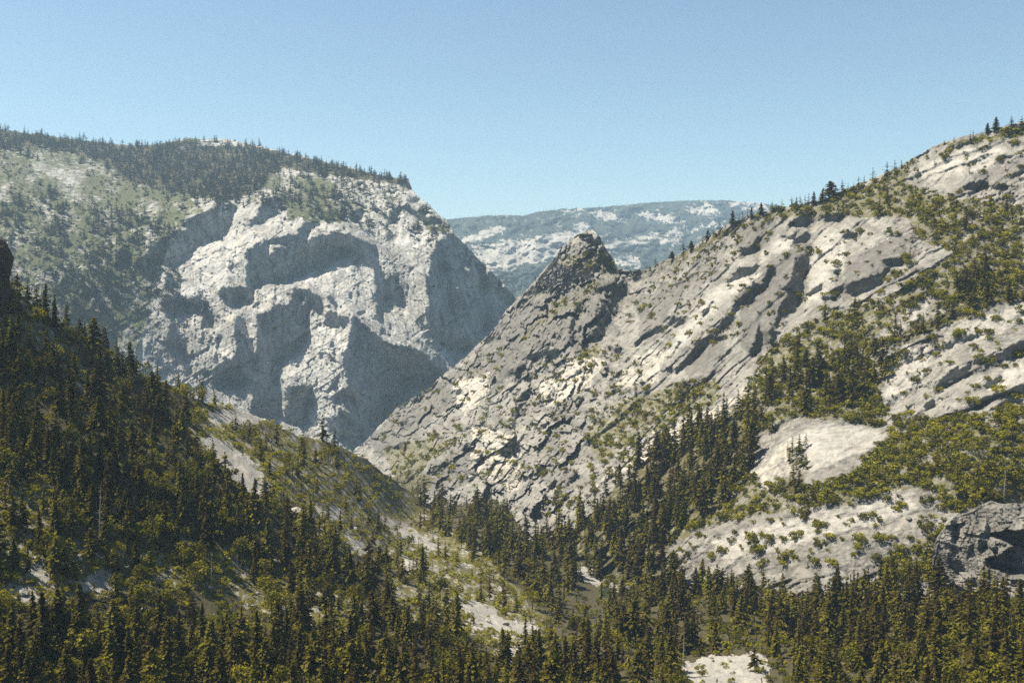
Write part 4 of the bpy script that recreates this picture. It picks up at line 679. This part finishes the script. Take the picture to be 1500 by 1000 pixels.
def conifer(seed, nw, nb, nq, rad, h0=.1, power=.8, gap=0.0, lean=0.):
    r = random.Random(seed); q = Q(); tk = Q()
    tk.tube([np.array((0, 0, -.03)), np.array((lean * .2, 0, .3)), np.array((lean * .5, 0, .65)), np.array((lean, 0, .97))], [.017, .013, .008, .002], 6)
    for w in range(nw):
        h = h0 + (1 - h0) * (w + .7 * r.random()) / nw
        x = (h - h0) / (1 - h0)
        R0 = rad * ((1 - x) ** power) * (1 if x > .12 else .75 + 2 * x) + .008
        for b in range(nb):
            if r.random() < gap: continue
            az = r.random() * 6.2832; R = R0 * (.55 + .7 * r.random())
            cz, sz = math.cos(az), math.sin(az); droop = .25 + .5 * r.random() - .5 * x
            bt = .2 + .5 * r.random()
            for k in range(nq):
                f = (k + .35 + .5 * r.random()) / nq
                c = (cz * R * f + lean * h + r.uniform(-.012, .012), sz * R * f + r.uniform(-.012, .012), h - droop * R * f + r.uniform(-.012, .012) * (1 + x))
                la = R / nq * .75 + .010; lb = (.011 + .17 * R) * (1 if nq < 6 else .8)
                roll = r.uniform(-.9, .9)
                a = np.array((cz, sz, -droop)) * la
                bb = np.array((-sz * math.cos(roll), cz * math.cos(roll), math.sin(roll))) * lb
                q.quad(c, a, bb, min(1, max(0, bt + .25 * (f - .5) + r.uniform(-.12, .12))))
    for k in range(4):
        az = r.random() * 6.28; q.quad((lean, 0, .965), np.array((0, 0, .04)), np.array((math.cos(az), math.sin(az), 0)) * .011, .5)
    return tk, q

def clumps(seed, n, leaves, flat, size, leaf, base=0.):
    r = random.Random(seed); q = Q()
    for i in range(n):
        a = r.random() * 6.28; d = math.sqrt(r.random()) * .36; z = base + (1 - base) * flat * (.3 + .62 * r.random() * (1 - d * d * 4))
        cr = size * (.65 + .6 * r.random()); ct = .25 + .45 * r.random()
        for k in range(leaves):
            th = r.random() * 6.28; cz = r.uniform(-.75, 1); sr = math.sqrt(max(0, 1 - cz * cz))
            nrm = np.array((sr * math.cos(th), sr * math.sin(th), cz)); p = np.array((math.cos(a) * d, math.sin(a) * d, z)) + nrm * cr * (.7 + .4 * r.random())
            nn = nrm + np.array([r.uniform(-.8, .8) for _ in range(3)]); nn /= np.linalg.norm(nn)
            e = np.cross(nn, (.3, .5, .8)); e /= np.linalg.norm(e); f = np.cross(nn, e); sc = leaf * (.7 + .6 * r.random())
            q.quad(p, e * sc, f * sc * .8, min(1, max(0, ct + r.uniform(-.15, .15))))
    return q

def broadleaf(seed, n=13, leaves=44):
    r = random.Random(seed); tk = Q()
    tk.tube([np.array((0, 0, -.03)), np.array((.01, 0, .25)), np.array((.02, .01, .5))], [.03, .022, .014], 7)
    for k in range(5):
        a = 1.26 * k + r.random(); tk.tube([np.array((.01, 0, .25 + .04 * k)), np.array((math.cos(a) * .22, math.sin(a) * .22, .5 + .06 * k))], [.013, .004], 5)
    q = clumps(seed + 5, n, leaves, 1.0, .17, .034, .18); return tk, q

def snag(seed):
    r = random.Random(seed); tk = Q()
    tk.tube([np.array((0, 0, -.03)), np.array((.01, 0, .5)), np.array((.03, .01, 1.))], [.014, .010, .003], 6)
    br = Q()
    for k in range(22):
        h = .25 + .7 * r.random(); a = r.random() * 6.28; L = .10 * (1.1 - h) + .02
        br.tube([np.array((.02 * h, 0, h)), np.array((math.cos(a) * L, math.sin(a) * L, h - .02 + .05 * r.random()))], [.0035, .001], 3, 0)
    return tk, br

CON_P = [(.18, .10, .85), (.21, .06, .8), (.155, .08, .75), (.23, .12, .95), (.19, .2, .7), (.165, .05, .9), (.235, .26, .6), (.20, .10, .8)]
HI = [conifer(100 + i, (25, 21, 28)[i % 3], (8, 7, 9)[i // 2 % 3], 7, r * (1, .9, 1.1)[i // 8], h + .05 * (i // 8), p, .06 + .06 * (i % 4), random.uniform(-.03, .03)) for i, (r, h, p) in enumerate(CON_P * 2)]
MID = [conifer(200 + i, 16, 5, 3, r * 1.05, h, p, .06) for i, (r, h, p) in enumerate(CON_P)]
LOW = [conifer(300 + i, 8, 4, 2, r * 1.1, h, p, .0) for i, (r, h, p) in enumerate(CON_P)]
TINY = [conifer(400 + i, 4, 3, 1, .2, .05, .8) for i in range(4)]
SHR_HI = [clumps(500 + i, 10, 46, .62, .165, .036) for i in range(7)]
SHR_LO = [clumps(520 + i, 7, 16, .62, .19, .06) for i in range(6)]
BRD_HI = [broadleaf(600 + i) for i in range(5)]
BRD_LO = [broadleaf(620 + i, 9, 22) for i in range(4)]
SNAGS = [snag(640 + i) for i in range(3)]

# ------------------------------------------------------------------ plants: where they stand
def scatter(surf, d, mind, seed, umin=-230, umax=1800, vmax=1060):
    """stand plants on a surface, d of them per 1000 px; returns indices into the surface"""
    U, V = surf['U'], surf['V']
    r = np.random.default_rng(seed)
    area = (U[0, 1] - U[0, 0]) * np.abs(V[1] - V[0])[None] + 0 * V
    lam = d * area / 1000 * ((U > umin) & (U < umax) & (V < vmax))
    idx = np.flatnonzero(r.random(U.shape) < np.clip(lam, 0, 1)); r.shuffle(idx)
    P = surf['P'].reshape(-1, 3); keep = []; cells = {}
    md = mind.ravel() if isinstance(mind, np.ndarray) else None
    for i in idx:
        m = md[i] if md is not None else mind
        c = (int(P[i, 0] // m), int(P[i, 2] // m), int(P[i, 1] // m)); ok = True
        for a in (-1, 0, 1):
            for b in (-1, 0, 1):
                for e in (-1, 0, 1):
                    for j in cells.get((c[0] + a, c[1] + b, c[2] + e), ()):
                        if ((P[i] - P[j]) ** 2).sum() < m * m: ok = False
        if ok: cells.setdefault(c, []).append(i); keep.append(i)
    return np.array(keep, int), P

class Plant:
    __slots__ = ('k', 'p', 'h', 'w', 'rot', 'tint', 'var', 'u', 'v', 'd', 'vis', 'top', 'reg')
    def __init__(s, k, p, h, w, reg):
        s.k = k; s.p = p; s.h = h; s.w = w; s.reg = reg; s.rot = random.random() * 6.2832; s.tint = random.gauss(0, .17); s.var = random.randrange(1000); s.tint += .4 * (random.random() < .03); s.vis = 0
        uu, vv, dd = project(np.array(p)); s.u, s.v, s.d = float(uu), float(vv), float(dd); s.top = s.v - h * F / s.d

plants = []
def con_on(surf, zones, seed, reg, mind=3.6, warp=7):
    d, h0, h1 = dens(zones, surf['U'], surf['V'], warp)
    cl = sstep(-.38, .4, fbm(surf['U'] / 30, surf['V'] / 17, seed, 4, .6)) * 1.4 + .3
    if surf is AV: d = np.where(zone(A_BARE, surf['U'], surf['V'], 4, 12), .15, d); d = np.where(inside(POND, surf['U'], surf['V']), 0, d)
    if surf is BR: d = np.where(zone(B_SLAB, surf['U'], surf['V'], 6) & (d < 6.5), np.minimum(d, .9), d)
    idx, P = scatter(surf, d * cl, mind, seed)
    a, b = h0.ravel(), h1.ravel()
    for i in idx:
        h = a[i] + (b[i] - a[i]) * random.random() ** 1.2
        h *= random.choice((1, 1, 1, 1.22, .85, .7, .45))
        plants.append(Plant('c', P[i], h, 1.0 + random.uniform(-.12, .22), reg))

def shr_on(surf, zones, seed, reg, w0, w1, mind=2.2):
    d, _, _ = dens(zones, surf['U'], surf['V'])
    cl = sstep(-.4, .4, fbm(surf['U'] / 18, surf['V'] / 13, seed + 3, 3)) * 1.4 + .25
    if surf is AV: d = np.where(zone(A_BARE, surf['U'], surf['V'], 4, 12), .8, d); d = np.where(inside(POND, surf['U'], surf['V']), 0, d)
    if surf is BR: d = np.where(zone(B_SLAB, surf['U'], surf['V'], 6), np.minimum(d, 1.4), d)
    idx, P = scatter(surf, d * cl * 2.6, mind, seed)
    op = (zone(A_OPEN, surf['U'], surf['V'], 7) if surf is AV else np.zeros(surf['U'].shape, bool)).ravel()
    for i in idx:
        w = w0 + (w1 - w0) * random.random() ** 1.6
        plants.append(Plant('s', P[i], w * random.uniform(.7, 1.15), w * 1.1, reg)); plants[-1].tint += .3 * op[i] + .04  # lighter tint on open-slope shrubs stands in for sunlight on them

con_on(AV, A_CON, 21, 'valley'); con_on(BR, B_CON, 22, 'slope')
shr_on(AV, A_SHRUB, 31, 'valley', 2.6, 7.5); shr_on(BR, B_SHRUB, 32, 'slope', 4.5, 14.)
# broad-leaved trees among the conifers
bd = [([(-320, 320), (1900, 320), (1900, 1260), (-320, 1260)], .9), ([(330, 840), (470, 830), (560, 900), (700, 960), (800, 960), (900, 1000), (600, 1000), (380, 900)], 1.1), ([(1330, 880), (1900, 900), (1900, 1000), (1300, 960)], 1.6), ([(880, 940), (1110, 930), (1100, 960), (900, 990)], 1.6), ([(640, 750), (760, 760), (860, 820), (800, 880), (700, 800)], 1.3)]
d_, _, _ = dens(bd, AV['U'], AV['V']); d_ = np.where(zone(A_BARE, AV['U'], AV['V'], 4, 12) | inside(POND, AV['U'], AV['V']), 0, d_)
ix, P_ = scatter(AV, d_, 6, 41)
for i in ix: h = random.uniform(9, 17); plants.append(Plant('b', P_[i], h, h, 'valley'))
print('plants', len(plants), {k: sum(p.k == k for p in plants) for k in 'csb'})

SKY_AT = [(1054, 13), (1072, 18), (1083, 11), (1088, 13), (1095, 12), (1100, 15), (1115, 16), (1131, 14), (1137, 9), (1146, 14), (1159, 15), (1167, 10), (1172, 13), (1185, 14), (1191, 16), (1204, 18), (1216, 21), (1224, 15), (1234, 17), (1242, 12), (1257, 14), (1266, 10), (1279, 17), (1299, 18), (1311, 12), (1321, 10), (1384, 5), (1398, 7), (1426, 10), (1446, 15), (1459, 17), (1482, 15), (1497, 13),
          (911, 8), (922, 9), (946, 9), (961, 12), (984, 12), (1001, 12), (1012, 13), (1029, 10), (1036, 14), (1044, 11), (705, 6), (784, 6)]
for u_, hp_ in SKY_AT:
    c_ = int(np.argmin(np.abs(BR['U'][0] - u_))); r_ = random.choice((1, 2, 3, 4)); q_ = BR['P'][r_, c_]
    plants.append(Plant('c', q_, hp_ * 1.15 * q_[1] / F, random.uniform(1.3, 2.2), 'ridge'))
# what of each plant the view shows: paint them far to near over the terrain depth
CW, CH = 752, 502
zb = np.full((CH, CW), 1e9)
for s_ in (BR, AV):
    u, v, d = project(s_['P']); iu = np.clip((u / 2).astype(int), 0, CW - 1); iv = np.clip((v / 2).astype(int), 0, CH - 1)
    ok = (u > 0) & (u < 1500) & (v > 0) & (v < 1000)
    np.minimum.at(zb, (iv[ok], iu[ok]), d[ok])
idb = np.full((CH, CW), -1, int)
for k, p in sorted(enumerate(plants), key=lambda e: -e[1].d):
    px = F / p.d; hw = (p.h * .15 * p.w if p.k == 'c' else p.w * .5) * px
    t, b = p.top, p.v
    for y in range(max(0, int(t / 2)), min(CH - 1, int(b / 2)) + 1):
        f = min(1, max(0.1, (y * 2 - t) / max(b - t, 1)))
        w_ = hw * (f if p.k == 'c' else math.sqrt(max(.05, 1 - (2 * f - 1) ** 2)))
        x0, x1 = max(0, int((p.u - w_) / 2)), min(CW - 1, int((p.u + w_) / 2))
        if x1 < x0: continue
        row = zb[y, x0:x1 + 1]; mk = row > p.d - 6
        row[mk] = p.d; idb[y, x0:x1 + 1][mk] = k
cnt = np.bincount(idb[idb >= 0], minlength=len(plants))
for k, p in enumerate(plants): p.vis = int(cnt[k]) + (40 if p.reg == 'ridge' else 0)

def pick(kind, n):
    c = [p for p in plants if p.k == kind and p.vis > 0]
    return sorted(c, key=lambda p: -p.vis)[:n]
ind = {'c': pick('c', 300), 's': pick('s', 290), 'b': pick('b', 60)}
chosen = set(id(p) for l in ind.values() for p in l)

def proto_mesh(name, q, m):
    v, f, t, mi = q.arr(); return mesh_from(name, v, f, [m], {'tint': t})
CON_M = [(proto_mesh('trunk', t, M_BARK), proto_mesh('crown', q, M_CON)) for t, q in HI]
BRD_M = [(proto_mesh('trunk', t, M_BARK), proto_mesh('crown', q, M_BROAD)) for t, q in BRD_HI]
SHR_M = [proto_mesh('shrub', q, M_SHRUB) for q in SHR_HI]

def stand(p, name):
    o = link(name, None); o.location = p.p; o.rotation_euler = (0, 0, p.rot)
    return o

MARKS = [(888, 868, 'the small dark pond'), (1440, 800, 'the dark overhung outcrop'), (1060, 985, 'the pale bottom edge clearing'), (730, 905, 'the white forest rock patch'), (355, 685, 'the long near pale slab'), (350, 610, 'the flat pale ridge ledge'),
         (45, 850, 'the white rock opening far left'), (190, 852, 'the round white boulder'), (158, 790, 'the fallen grey log'), (1190, 775, 'the broad pale slab'), (1225, 650, 'the light rock dome'), (1370, 560, 'the cracked slabs far right'), (1165, 430, 'the dark cliff gully'),
         (858, 345, 'the pointed rocky peak'), (930, 396, 'the notch by the peak'), (1100, 314, 'the low right skyline ridge'), (1280, 262, 'the middle right skyline ridge'), (1450, 192, 'the highest right skyline'), (0, 1000, 'the bottom left corner'), (1500, 1000, 'the bottom right corner'),
         (560, 690, 'the side gorge mouth'), (700, 712, 'the rocky buttress foot'), (8, 390, 'the dark brown rock pillar'), (480, 750, 'the grey boulder pair'), (250, 1000, 'the bottom edge left quarter'), (500, 1000, 'the bottom edge left third'), (760, 1000, 'the bottom edge middle'), (1250, 1000, 'the bottom edge right third'),
         (570, 780, 'the pale near-slope streak'), (1290, 410, 'the deep grey dome overhang'), (1000, 700, 'the tall conifer belt middle'), (210, 560, 'the left tree line middle'), (960, 590, 'the brushy ledge below slabs')]
DIRS = ['right of', 'below and right of', 'below', 'below and left of', 'left of', 'above and left of', 'above', 'above and right of']
ORD = ['nearest', 'second nearest', 'third nearest', 'fourth nearest', 'fifth nearest', 'sixth nearest', 'seventh nearest', 'eighth nearest', 'ninth nearest', 'tenth nearest', 'eleventh nearest', 'twelfth nearest']
def naming(kind):
    cells = {}
    for p in plants:
        if p.k != kind or p.vis < 1 or not (0 <= p.u <= 1500 and p.top < 990): continue
        cy_ = min(990, (p.top + p.v) / 2)
        k = min(range(len(MARKS)), key=lambda q: (p.u - MARKS[q][0]) ** 2 + (cy_ - MARKS[q][1]) ** 2)
        dx, dy = p.u - MARKS[k][0], cy_ - MARKS[k][1]
        cells.setdefault((k, round(math.atan2(dy, dx) / (math.pi / 4)) % 8), []).append((dx * dx + dy * dy, id(p)))
    r = {}
    for (k, d), l in cells.items():
        for n_, (_, i) in enumerate(sorted(l)): r[i] = (ORD[n_] + ' ' if n_ < len(ORD) else 'farther ') + DIRS[d] + ' ' + MARKS[k][2]
    return r
def fit(t):
    for a, b in ((' and right of', '-right of'), (' and left of', '-left of'), ('olive green', 'olive'), ('yellow-green', 'yellowish'), (', the', ' the')):
        if len(t.split()) > 16: t = t.replace(a, b)
    return t
def tone(p): return 'dark' if p.tint < -.09 else 'yellow-green' if p.tint > .11 else 'olive green'
FORM = ['narrow', 'full-skirted', 'slender', 'broad', 'open ragged', 'straight narrow', 'wide-crowned', 'bushy']
nm = naming('c')
for p in ind['c']:
    o = stand(p, 'conifer'); o.rotation_euler = (random.gauss(0, .022), random.gauss(0, .022), p.rot); o.scale = (p.h * p.w, p.h * p.w, p.h); t, c = CON_M[p.var % len(CON_M)]
    link('trunk', t, o); link('crown', c, o).color = (.5 + p.tint, .5, .5, 1)
    tag(o, fit(f"{FORM[p.var % 16 % 8]} {tone(p)} conifer, {nm[id(p)]}") if id(p) in nm else 'tall dark conifer cut off by the edge of the view', 'conifer', 'conifers of the valley forest')
nm = naming('b')
for p in ind['b']:
    o = stand(p, 'broadleaf_tree'); o.scale = (p.h, p.h, p.h); t, c = BRD_M[p.var % len(BRD_M)]
    link('trunk', t, o); link('crown', c, o).color = (.5 + p.tint, .5, .5, 1)
    tag(o, fit(f"rounded {tone(p)} leafy tree, {nm[id(p)]}") if id(p) in nm else 'rounded leafy tree cut off by the edge of the view', 'broadleaf tree', 'leafy trees among the conifers')
nm = naming('s')
for p in ind['s']:
    o = link('shrub', SHR_M[p.var % len(SHR_M)]); o.location = p.p; o.rotation_euler = (0, 0, p.rot); o.scale = (p.w, p.w, p.h); o.color = (.5 + p.tint, .5, .5, 1)
    tag(o, fit(f"{'wide' if p.w > 9 else 'low'} {tone(p)} shrub, {nm[id(p)]}") if id(p) in nm else 'green shrub cut off by the edge of the view', 'shrub', 'shrubs on the open slopes')

def merge(name, items, mats, label, cat):
    """a far-off wood as one mass: items = (prototype arrays, plant)"""
    by = {}
    for a, p in items: by.setdefault(id(a), (a, []))[1].append(p)
    Vs, Ts, Ms = [], [], []
    for a, ps in by.values():
        v, f, t, mi = a
        pos = np.array([p.p for p in ps], float); rot = np.array([p.rot for p in ps]); h = np.array([p.h for p in ps], float)
        w = np.array([(p.h * p.w if p.k == 'c' else (p.h if p.k == 'b' else p.w)) for p in ps], float)
        c, s = np.cos(rot)[:, None], np.sin(rot)[:, None]
        X = (v[None, :, 0] * c - v[None, :, 1] * s) * w[:, None] + pos[:, 0:1]; Yy = (v[None, :, 0] * s + v[None, :, 1] * c) * w[:, None] + pos[:, 1:2]; Z = v[None, :, 2] * h[:, None] + pos[:, 2:3]
        Vs.append(np.stack([X, Yy, Z], -1).reshape(-1, 3)); Ts.append((t[None] + np.array([p.tint for p in ps])[:, None]).ravel()); Ms.append(np.tile(mi, len(ps)))
    v = np.concatenate(Vs); me = mesh_from(name, v, np.arange(len(v)).reshape(-1, 4), mats, {'tint': np.concatenate(Ts)}, np.concatenate(Ms))
    o = link(name, me); o.color = (.5, .5, .5, 1); tag(o, label, cat, None, 'stuff'); print(name, len(items), len(v) // 4); return o

def both(tq):
    t, q = tq; a, b = t.arr(), q.arr(); v = np.concatenate([a[0], b[0]]); return v, None, np.concatenate([a[2], b[2]]), np.concatenate([a[3], b[3]])
MIDA = [both(x) for x in MID]; LOWA = [both(x) for x in LOW]; TINYA = [both(x) for x in TINY]; SHRA = [q.arr() for q in SHR_LO]; BRDA = [both(x) for x in BRD_LO]
rest = [p for p in plants if id(p) not in chosen]
merge('forest', [((MIDA if p.h * F / p.d > 24 else LOWA)[p.var % 8], p) for p in rest if p.k == 'c'], [M_CON, M_BARK], 'dense dark conifer forest filling the valley between the larger trees', 'forest')
merge('shrubbery', [(SHRA[p.var % 6], p) for p in rest if p.k == 's'], [M_SHRUB], 'mass of small olive shrubs scattered over the slopes', 'shrubbery')
merge('woodland', [(BRDA[p.var % 4], p) for p in rest if p.k == 'b'], [M_BROAD, M_BARK], 'small leafy trees half hidden among the valley conifers', 'woodland')

# ------------------------------------------------------------------ dead wood
SN_M = [(proto_mesh('trunk', t, M_SNAG), proto_mesh('branches', q, M_SNAG)) for t, q in SNAGS]
SNAG_AT = [(AV, 145, 800, 92, 'tall bare dead trunk standing beside the fallen grey log'), (AV, 78, 806, 62, 'thin dead trunk left of the fallen grey log'), (AV, 308, 876, 62, 'grey dead trunk in the brush right of the round white boulder'), (AV, 352, 852, 44, 'slim dead trunk at the right end of the rocky opening'), (AV, 486, 728, 34, 'grey dead snag on the open near slope'),
           (BR, 1470, 742, 58, 'silvery dead conifer at the right edge above the dark outcrop'), (BR, 1312, 738, 30, 'small dead trunk in the brush behind the broad pale slab'), (AV, 780, 955, 46, 'pale leaning dead trunk right of the rock patch amid the forest'), (AV, 1000, 968, 52, 'thin grey snag left of the pale clearing at the bottom edge'), (AV, 634, 838, 40, 'thin dead trunk near the low end of the pale streak')]
for k_, (sf, u_, v_, hp, lb_) in enumerate(SNAG_AT):
    p_ = nearest(sf, u_, v_); o = link('dead_tree', None); o.location = p_; hh_ = hp * p_[1] / F; o.scale = (hh_, hh_, hh_); o.rotation_euler = (.04 * (k_ % 3 - 1), .05 * (k_ % 2) + (.2 if 'leaning' in lb_ else 0), k_)
    t, b = SN_M[k_ % 3]; link('trunk', t, o); link('branches', b, o); tag(o, lb_, 'dead tree', 'dead trees')
a_, b_ = nearest(AV, 126, 782), nearest(AV, 184, 804); lg = Q(); n_ = 9; ctr = (a_ + b_) / 2
lg.tube([(a_ + (b_ - a_) * f_ + np.array((0, 0, 1.1 + .25 * math.sin(f_ * 6))) - ctr) for f_ in np.linspace(0, 1, n_)], list(np.linspace(.35, 1.0, n_)), 10, 0)
for f_ in (.15, .3, .5, .62): c_ = a_ + (b_ - a_) * f_ - ctr + np.array((0, 0, 1.2)); lg.tube([c_, c_ + np.array((.6, -.5, 2.2 * (1 - f_) + .6))], [.16, .05], 5, 0)
lo = link('fallen_log', proto_mesh('fallen_log', lg, M_SNAG)); lo.location = ctr; tag(lo, 'long grey fallen trunk lying across the rocky opening on the left', 'log')

# far woods on the cliff mountain and the distant ridge
far = []
U, V = CL['U'], CL['V']
dd = np.zeros(U.shape)
dd = np.where(zone(C_GREEN, U, V, 8) | (U < 180), 12.0 * sstep(.0, .5, fbm(U / 20, V / 26, 91, 4)), .5 * sstep(.1, .5, fbm(U / 16, V / 16, 92, 3)))
dd = np.where(zone(C_WOODS, U, V, 10, 16), 48 * sstep(-.3, .3, fbm(U / 9, V / 12, 93, 3)), dd)
dd = np.where((V > 345) & (U > 330) & (U < 600), .15, dd)
dd = np.where(zone(C_RIM, U, V, 9, 15), np.maximum(dd, 26 * sstep(-.2, .35, fbm(U / 10, V / 8, 96, 3))), dd)
edge = zone([[(x_, y_ + (16 if y_ > 212 or x_ < 60 else 0)) for x_, y_ in C_FOREST[0]]], U, V, 9, 15)
dd = np.where(edge, np.maximum(dd, 34 * sstep(-.25, .35, fbm(U / 9, V / 8, 99, 3))), dd)
dd = np.where(zone(C_FOREST, U, V, 11, 15), 110 * sstep(-.75, -.1, fbm(U / 12, V / 8, 98, 3)), dd); dd = np.where(zone(C_CLEAR, U, V, 2, 8), 2, dd)
ix, P_ = scatter(CL, dd, 6, 51, vmax=620)
for i in ix: far.append(Plant('c', P_[i], random.triangular(8, 38, 22), random.uniform(1.3, 2.2), 'cliff'))
merge('plateau_forest', [(LOWA[p.var % 8], p) for p in far], [M_CONFAR, M_BARK], 'dark blue-green conifer forest on top of the pale cliff mountain', 'forest')
farb = []
db = np.where(zone(C_GREEN, U, V, 8) | (U < 260), 24.0, 2.0); db = np.where((V > 345) & (U > 330) & (U < 600), .4, db); db = np.where(zone(C_ROCKY, U, V, 8, 14), 3, db); db = np.where((U > 470) & (U < 650) & (V < 348) & ~zone(C_FOREST, U, V, 4, 14), 9 * sstep(-.2, .3, fbm(U / 11, V / 8, 97, 3)), db); db = np.where(zone(C_RIM, U, V, 9, 15), 30 * sstep(-.3, .3, fbm(U / 11, V / 8, 97, 3)), db); db = np.where(zone(C_FOREST, U, V, 4, 14), 1, db)
ix, P_ = scatter(CL, db * (sstep(-.4, .3, fbm(U / 12, V / 9, 95, 3)) + .2), 6, 52, vmax=600)
for i in ix: w = random.uniform(6, 15); farb.append(Plant('s', P_[i], w * .8, w, 'cliff'))
merge('hillside_scrub', [(SHRA[p.var % 6], p) for p in farb], [M_CONFAR], 'dark scrub dotted over the green slope of the cliff mountain', 'scrub')
fr = []
U, V = DR['U'], DR['V']
dd = np.clip(DR['cov'] - .35, 0, 1) * 90
ix, P_ = scatter(DR, dd, 10, 53, umin=560, umax=1200, vmax=450)
for i in ix: fr.append(Plant('c', P_[i], random.uniform(22, 38), random.uniform(1.0, 1.6), 'far'))
merge('distant_forest', [(TINYA[p.var % 4], p) for p in fr], [M_CONFAR, M_BARK], 'hazy forest speckling the far blue ridge', 'forest')

# ------------------------------------------------------------------ camera, sun, sky, air
cam = bpy.data.cameras.new('camera'); co = link('camera', cam); co.rotation_euler = (math.pi / 2 - PITCH, 0, 0)
cam.sensor_width = 36; cam.lens = 36 * F / W; cam.clip_start = 1; cam.clip_end = 80000; S.camera = co

sl = bpy.data.lights.new('sun', 'SUN'); sl.energy = 5.0; sl.angle = math.radians(.5); sl.color = (1, .915, .75)
so_ = link('sun', sl)
from mathutils import Vector
so_.rotation_euler = Vector(-SUN).to_track_quat('-Z', 'Y').to_euler()

w = bpy.data.worlds.new('World'); S.world = w; w.use_nodes = True
nt = w.node_tree; nt.nodes.clear()
sky = nt.nodes.new('ShaderNodeTexSky'); sky.sky_type = 'NISHITA'; sky.sun_disc = False
sky.sun_elevation = SUN_EL; sky.sun_rotation = -math.pi / 2 + SUN_AHEAD; sky.altitude = 1000; sky.dust_density = 1.6; sky.air_density = 1.0; sky.ozone_density = .4
bg = nt.nodes.new('ShaderNodeBackground'); bg.inputs[1].default_value = .058
ow = nt.nodes.new('ShaderNodeOutputWorld'); nt.links.new(mixc(nt, 1.0, sky.outputs[0], (.93, 1.03, .97), 'MULTIPLY'), bg.inputs[0]); nt.links.new(bg.outputs[0], ow.inputs[0])

hb = np.array([[x, y, z] for z in (-901, 1150) for x, y in ((-31000, -31000), (31000, -31000), (31000, 31000), (-31000, 31000))], float)
hm, nt, out = mat('haze_air')
pv = N(nt, 'ShaderNodeVolumePrincipled'); pv.inputs['Color'].default_value = (.54, .77, 1, 1); pv.inputs['Density'].default_value = 4.5e-5; pv.inputs['Anisotropy'].default_value = .1
nt.links.new(pv.outputs[0], out.inputs['Volume'])
ho = link('haze', mesh_from('haze', hb, np.array([[0, 3, 2, 1], [4, 5, 6, 7], [0, 1, 5, 4], [1, 2, 6, 5], [2, 3, 7, 6], [3, 0, 4, 7]]), [hm])); tag(ho, 'thin blue summer haze lying over the whole valley', 'haze', None, 'stuff')

S.view_settings.view_transform = 'Standard'; S.view_settings.look = 'None'; S.view_settings.gamma = 1; S.view_settings.exposure = 1.35
S.render.engine = 'CYCLES'
cy = S.cycles; cy.max_bounces = 4; cy.diffuse_bounces = 2; cy.glossy_bounces = 1; cy.transmission_bounces = 2; cy.volume_bounces = 0; cy.transparent_max_bounces = 4
cy.use_denoising = False; cy.denoiser = 'OPENIMAGEDENOISE'; cy.denoising_prefilter = 'ACCURATE'; cy.denoising_input_passes = 'RGB_ALBEDO_NORMAL'
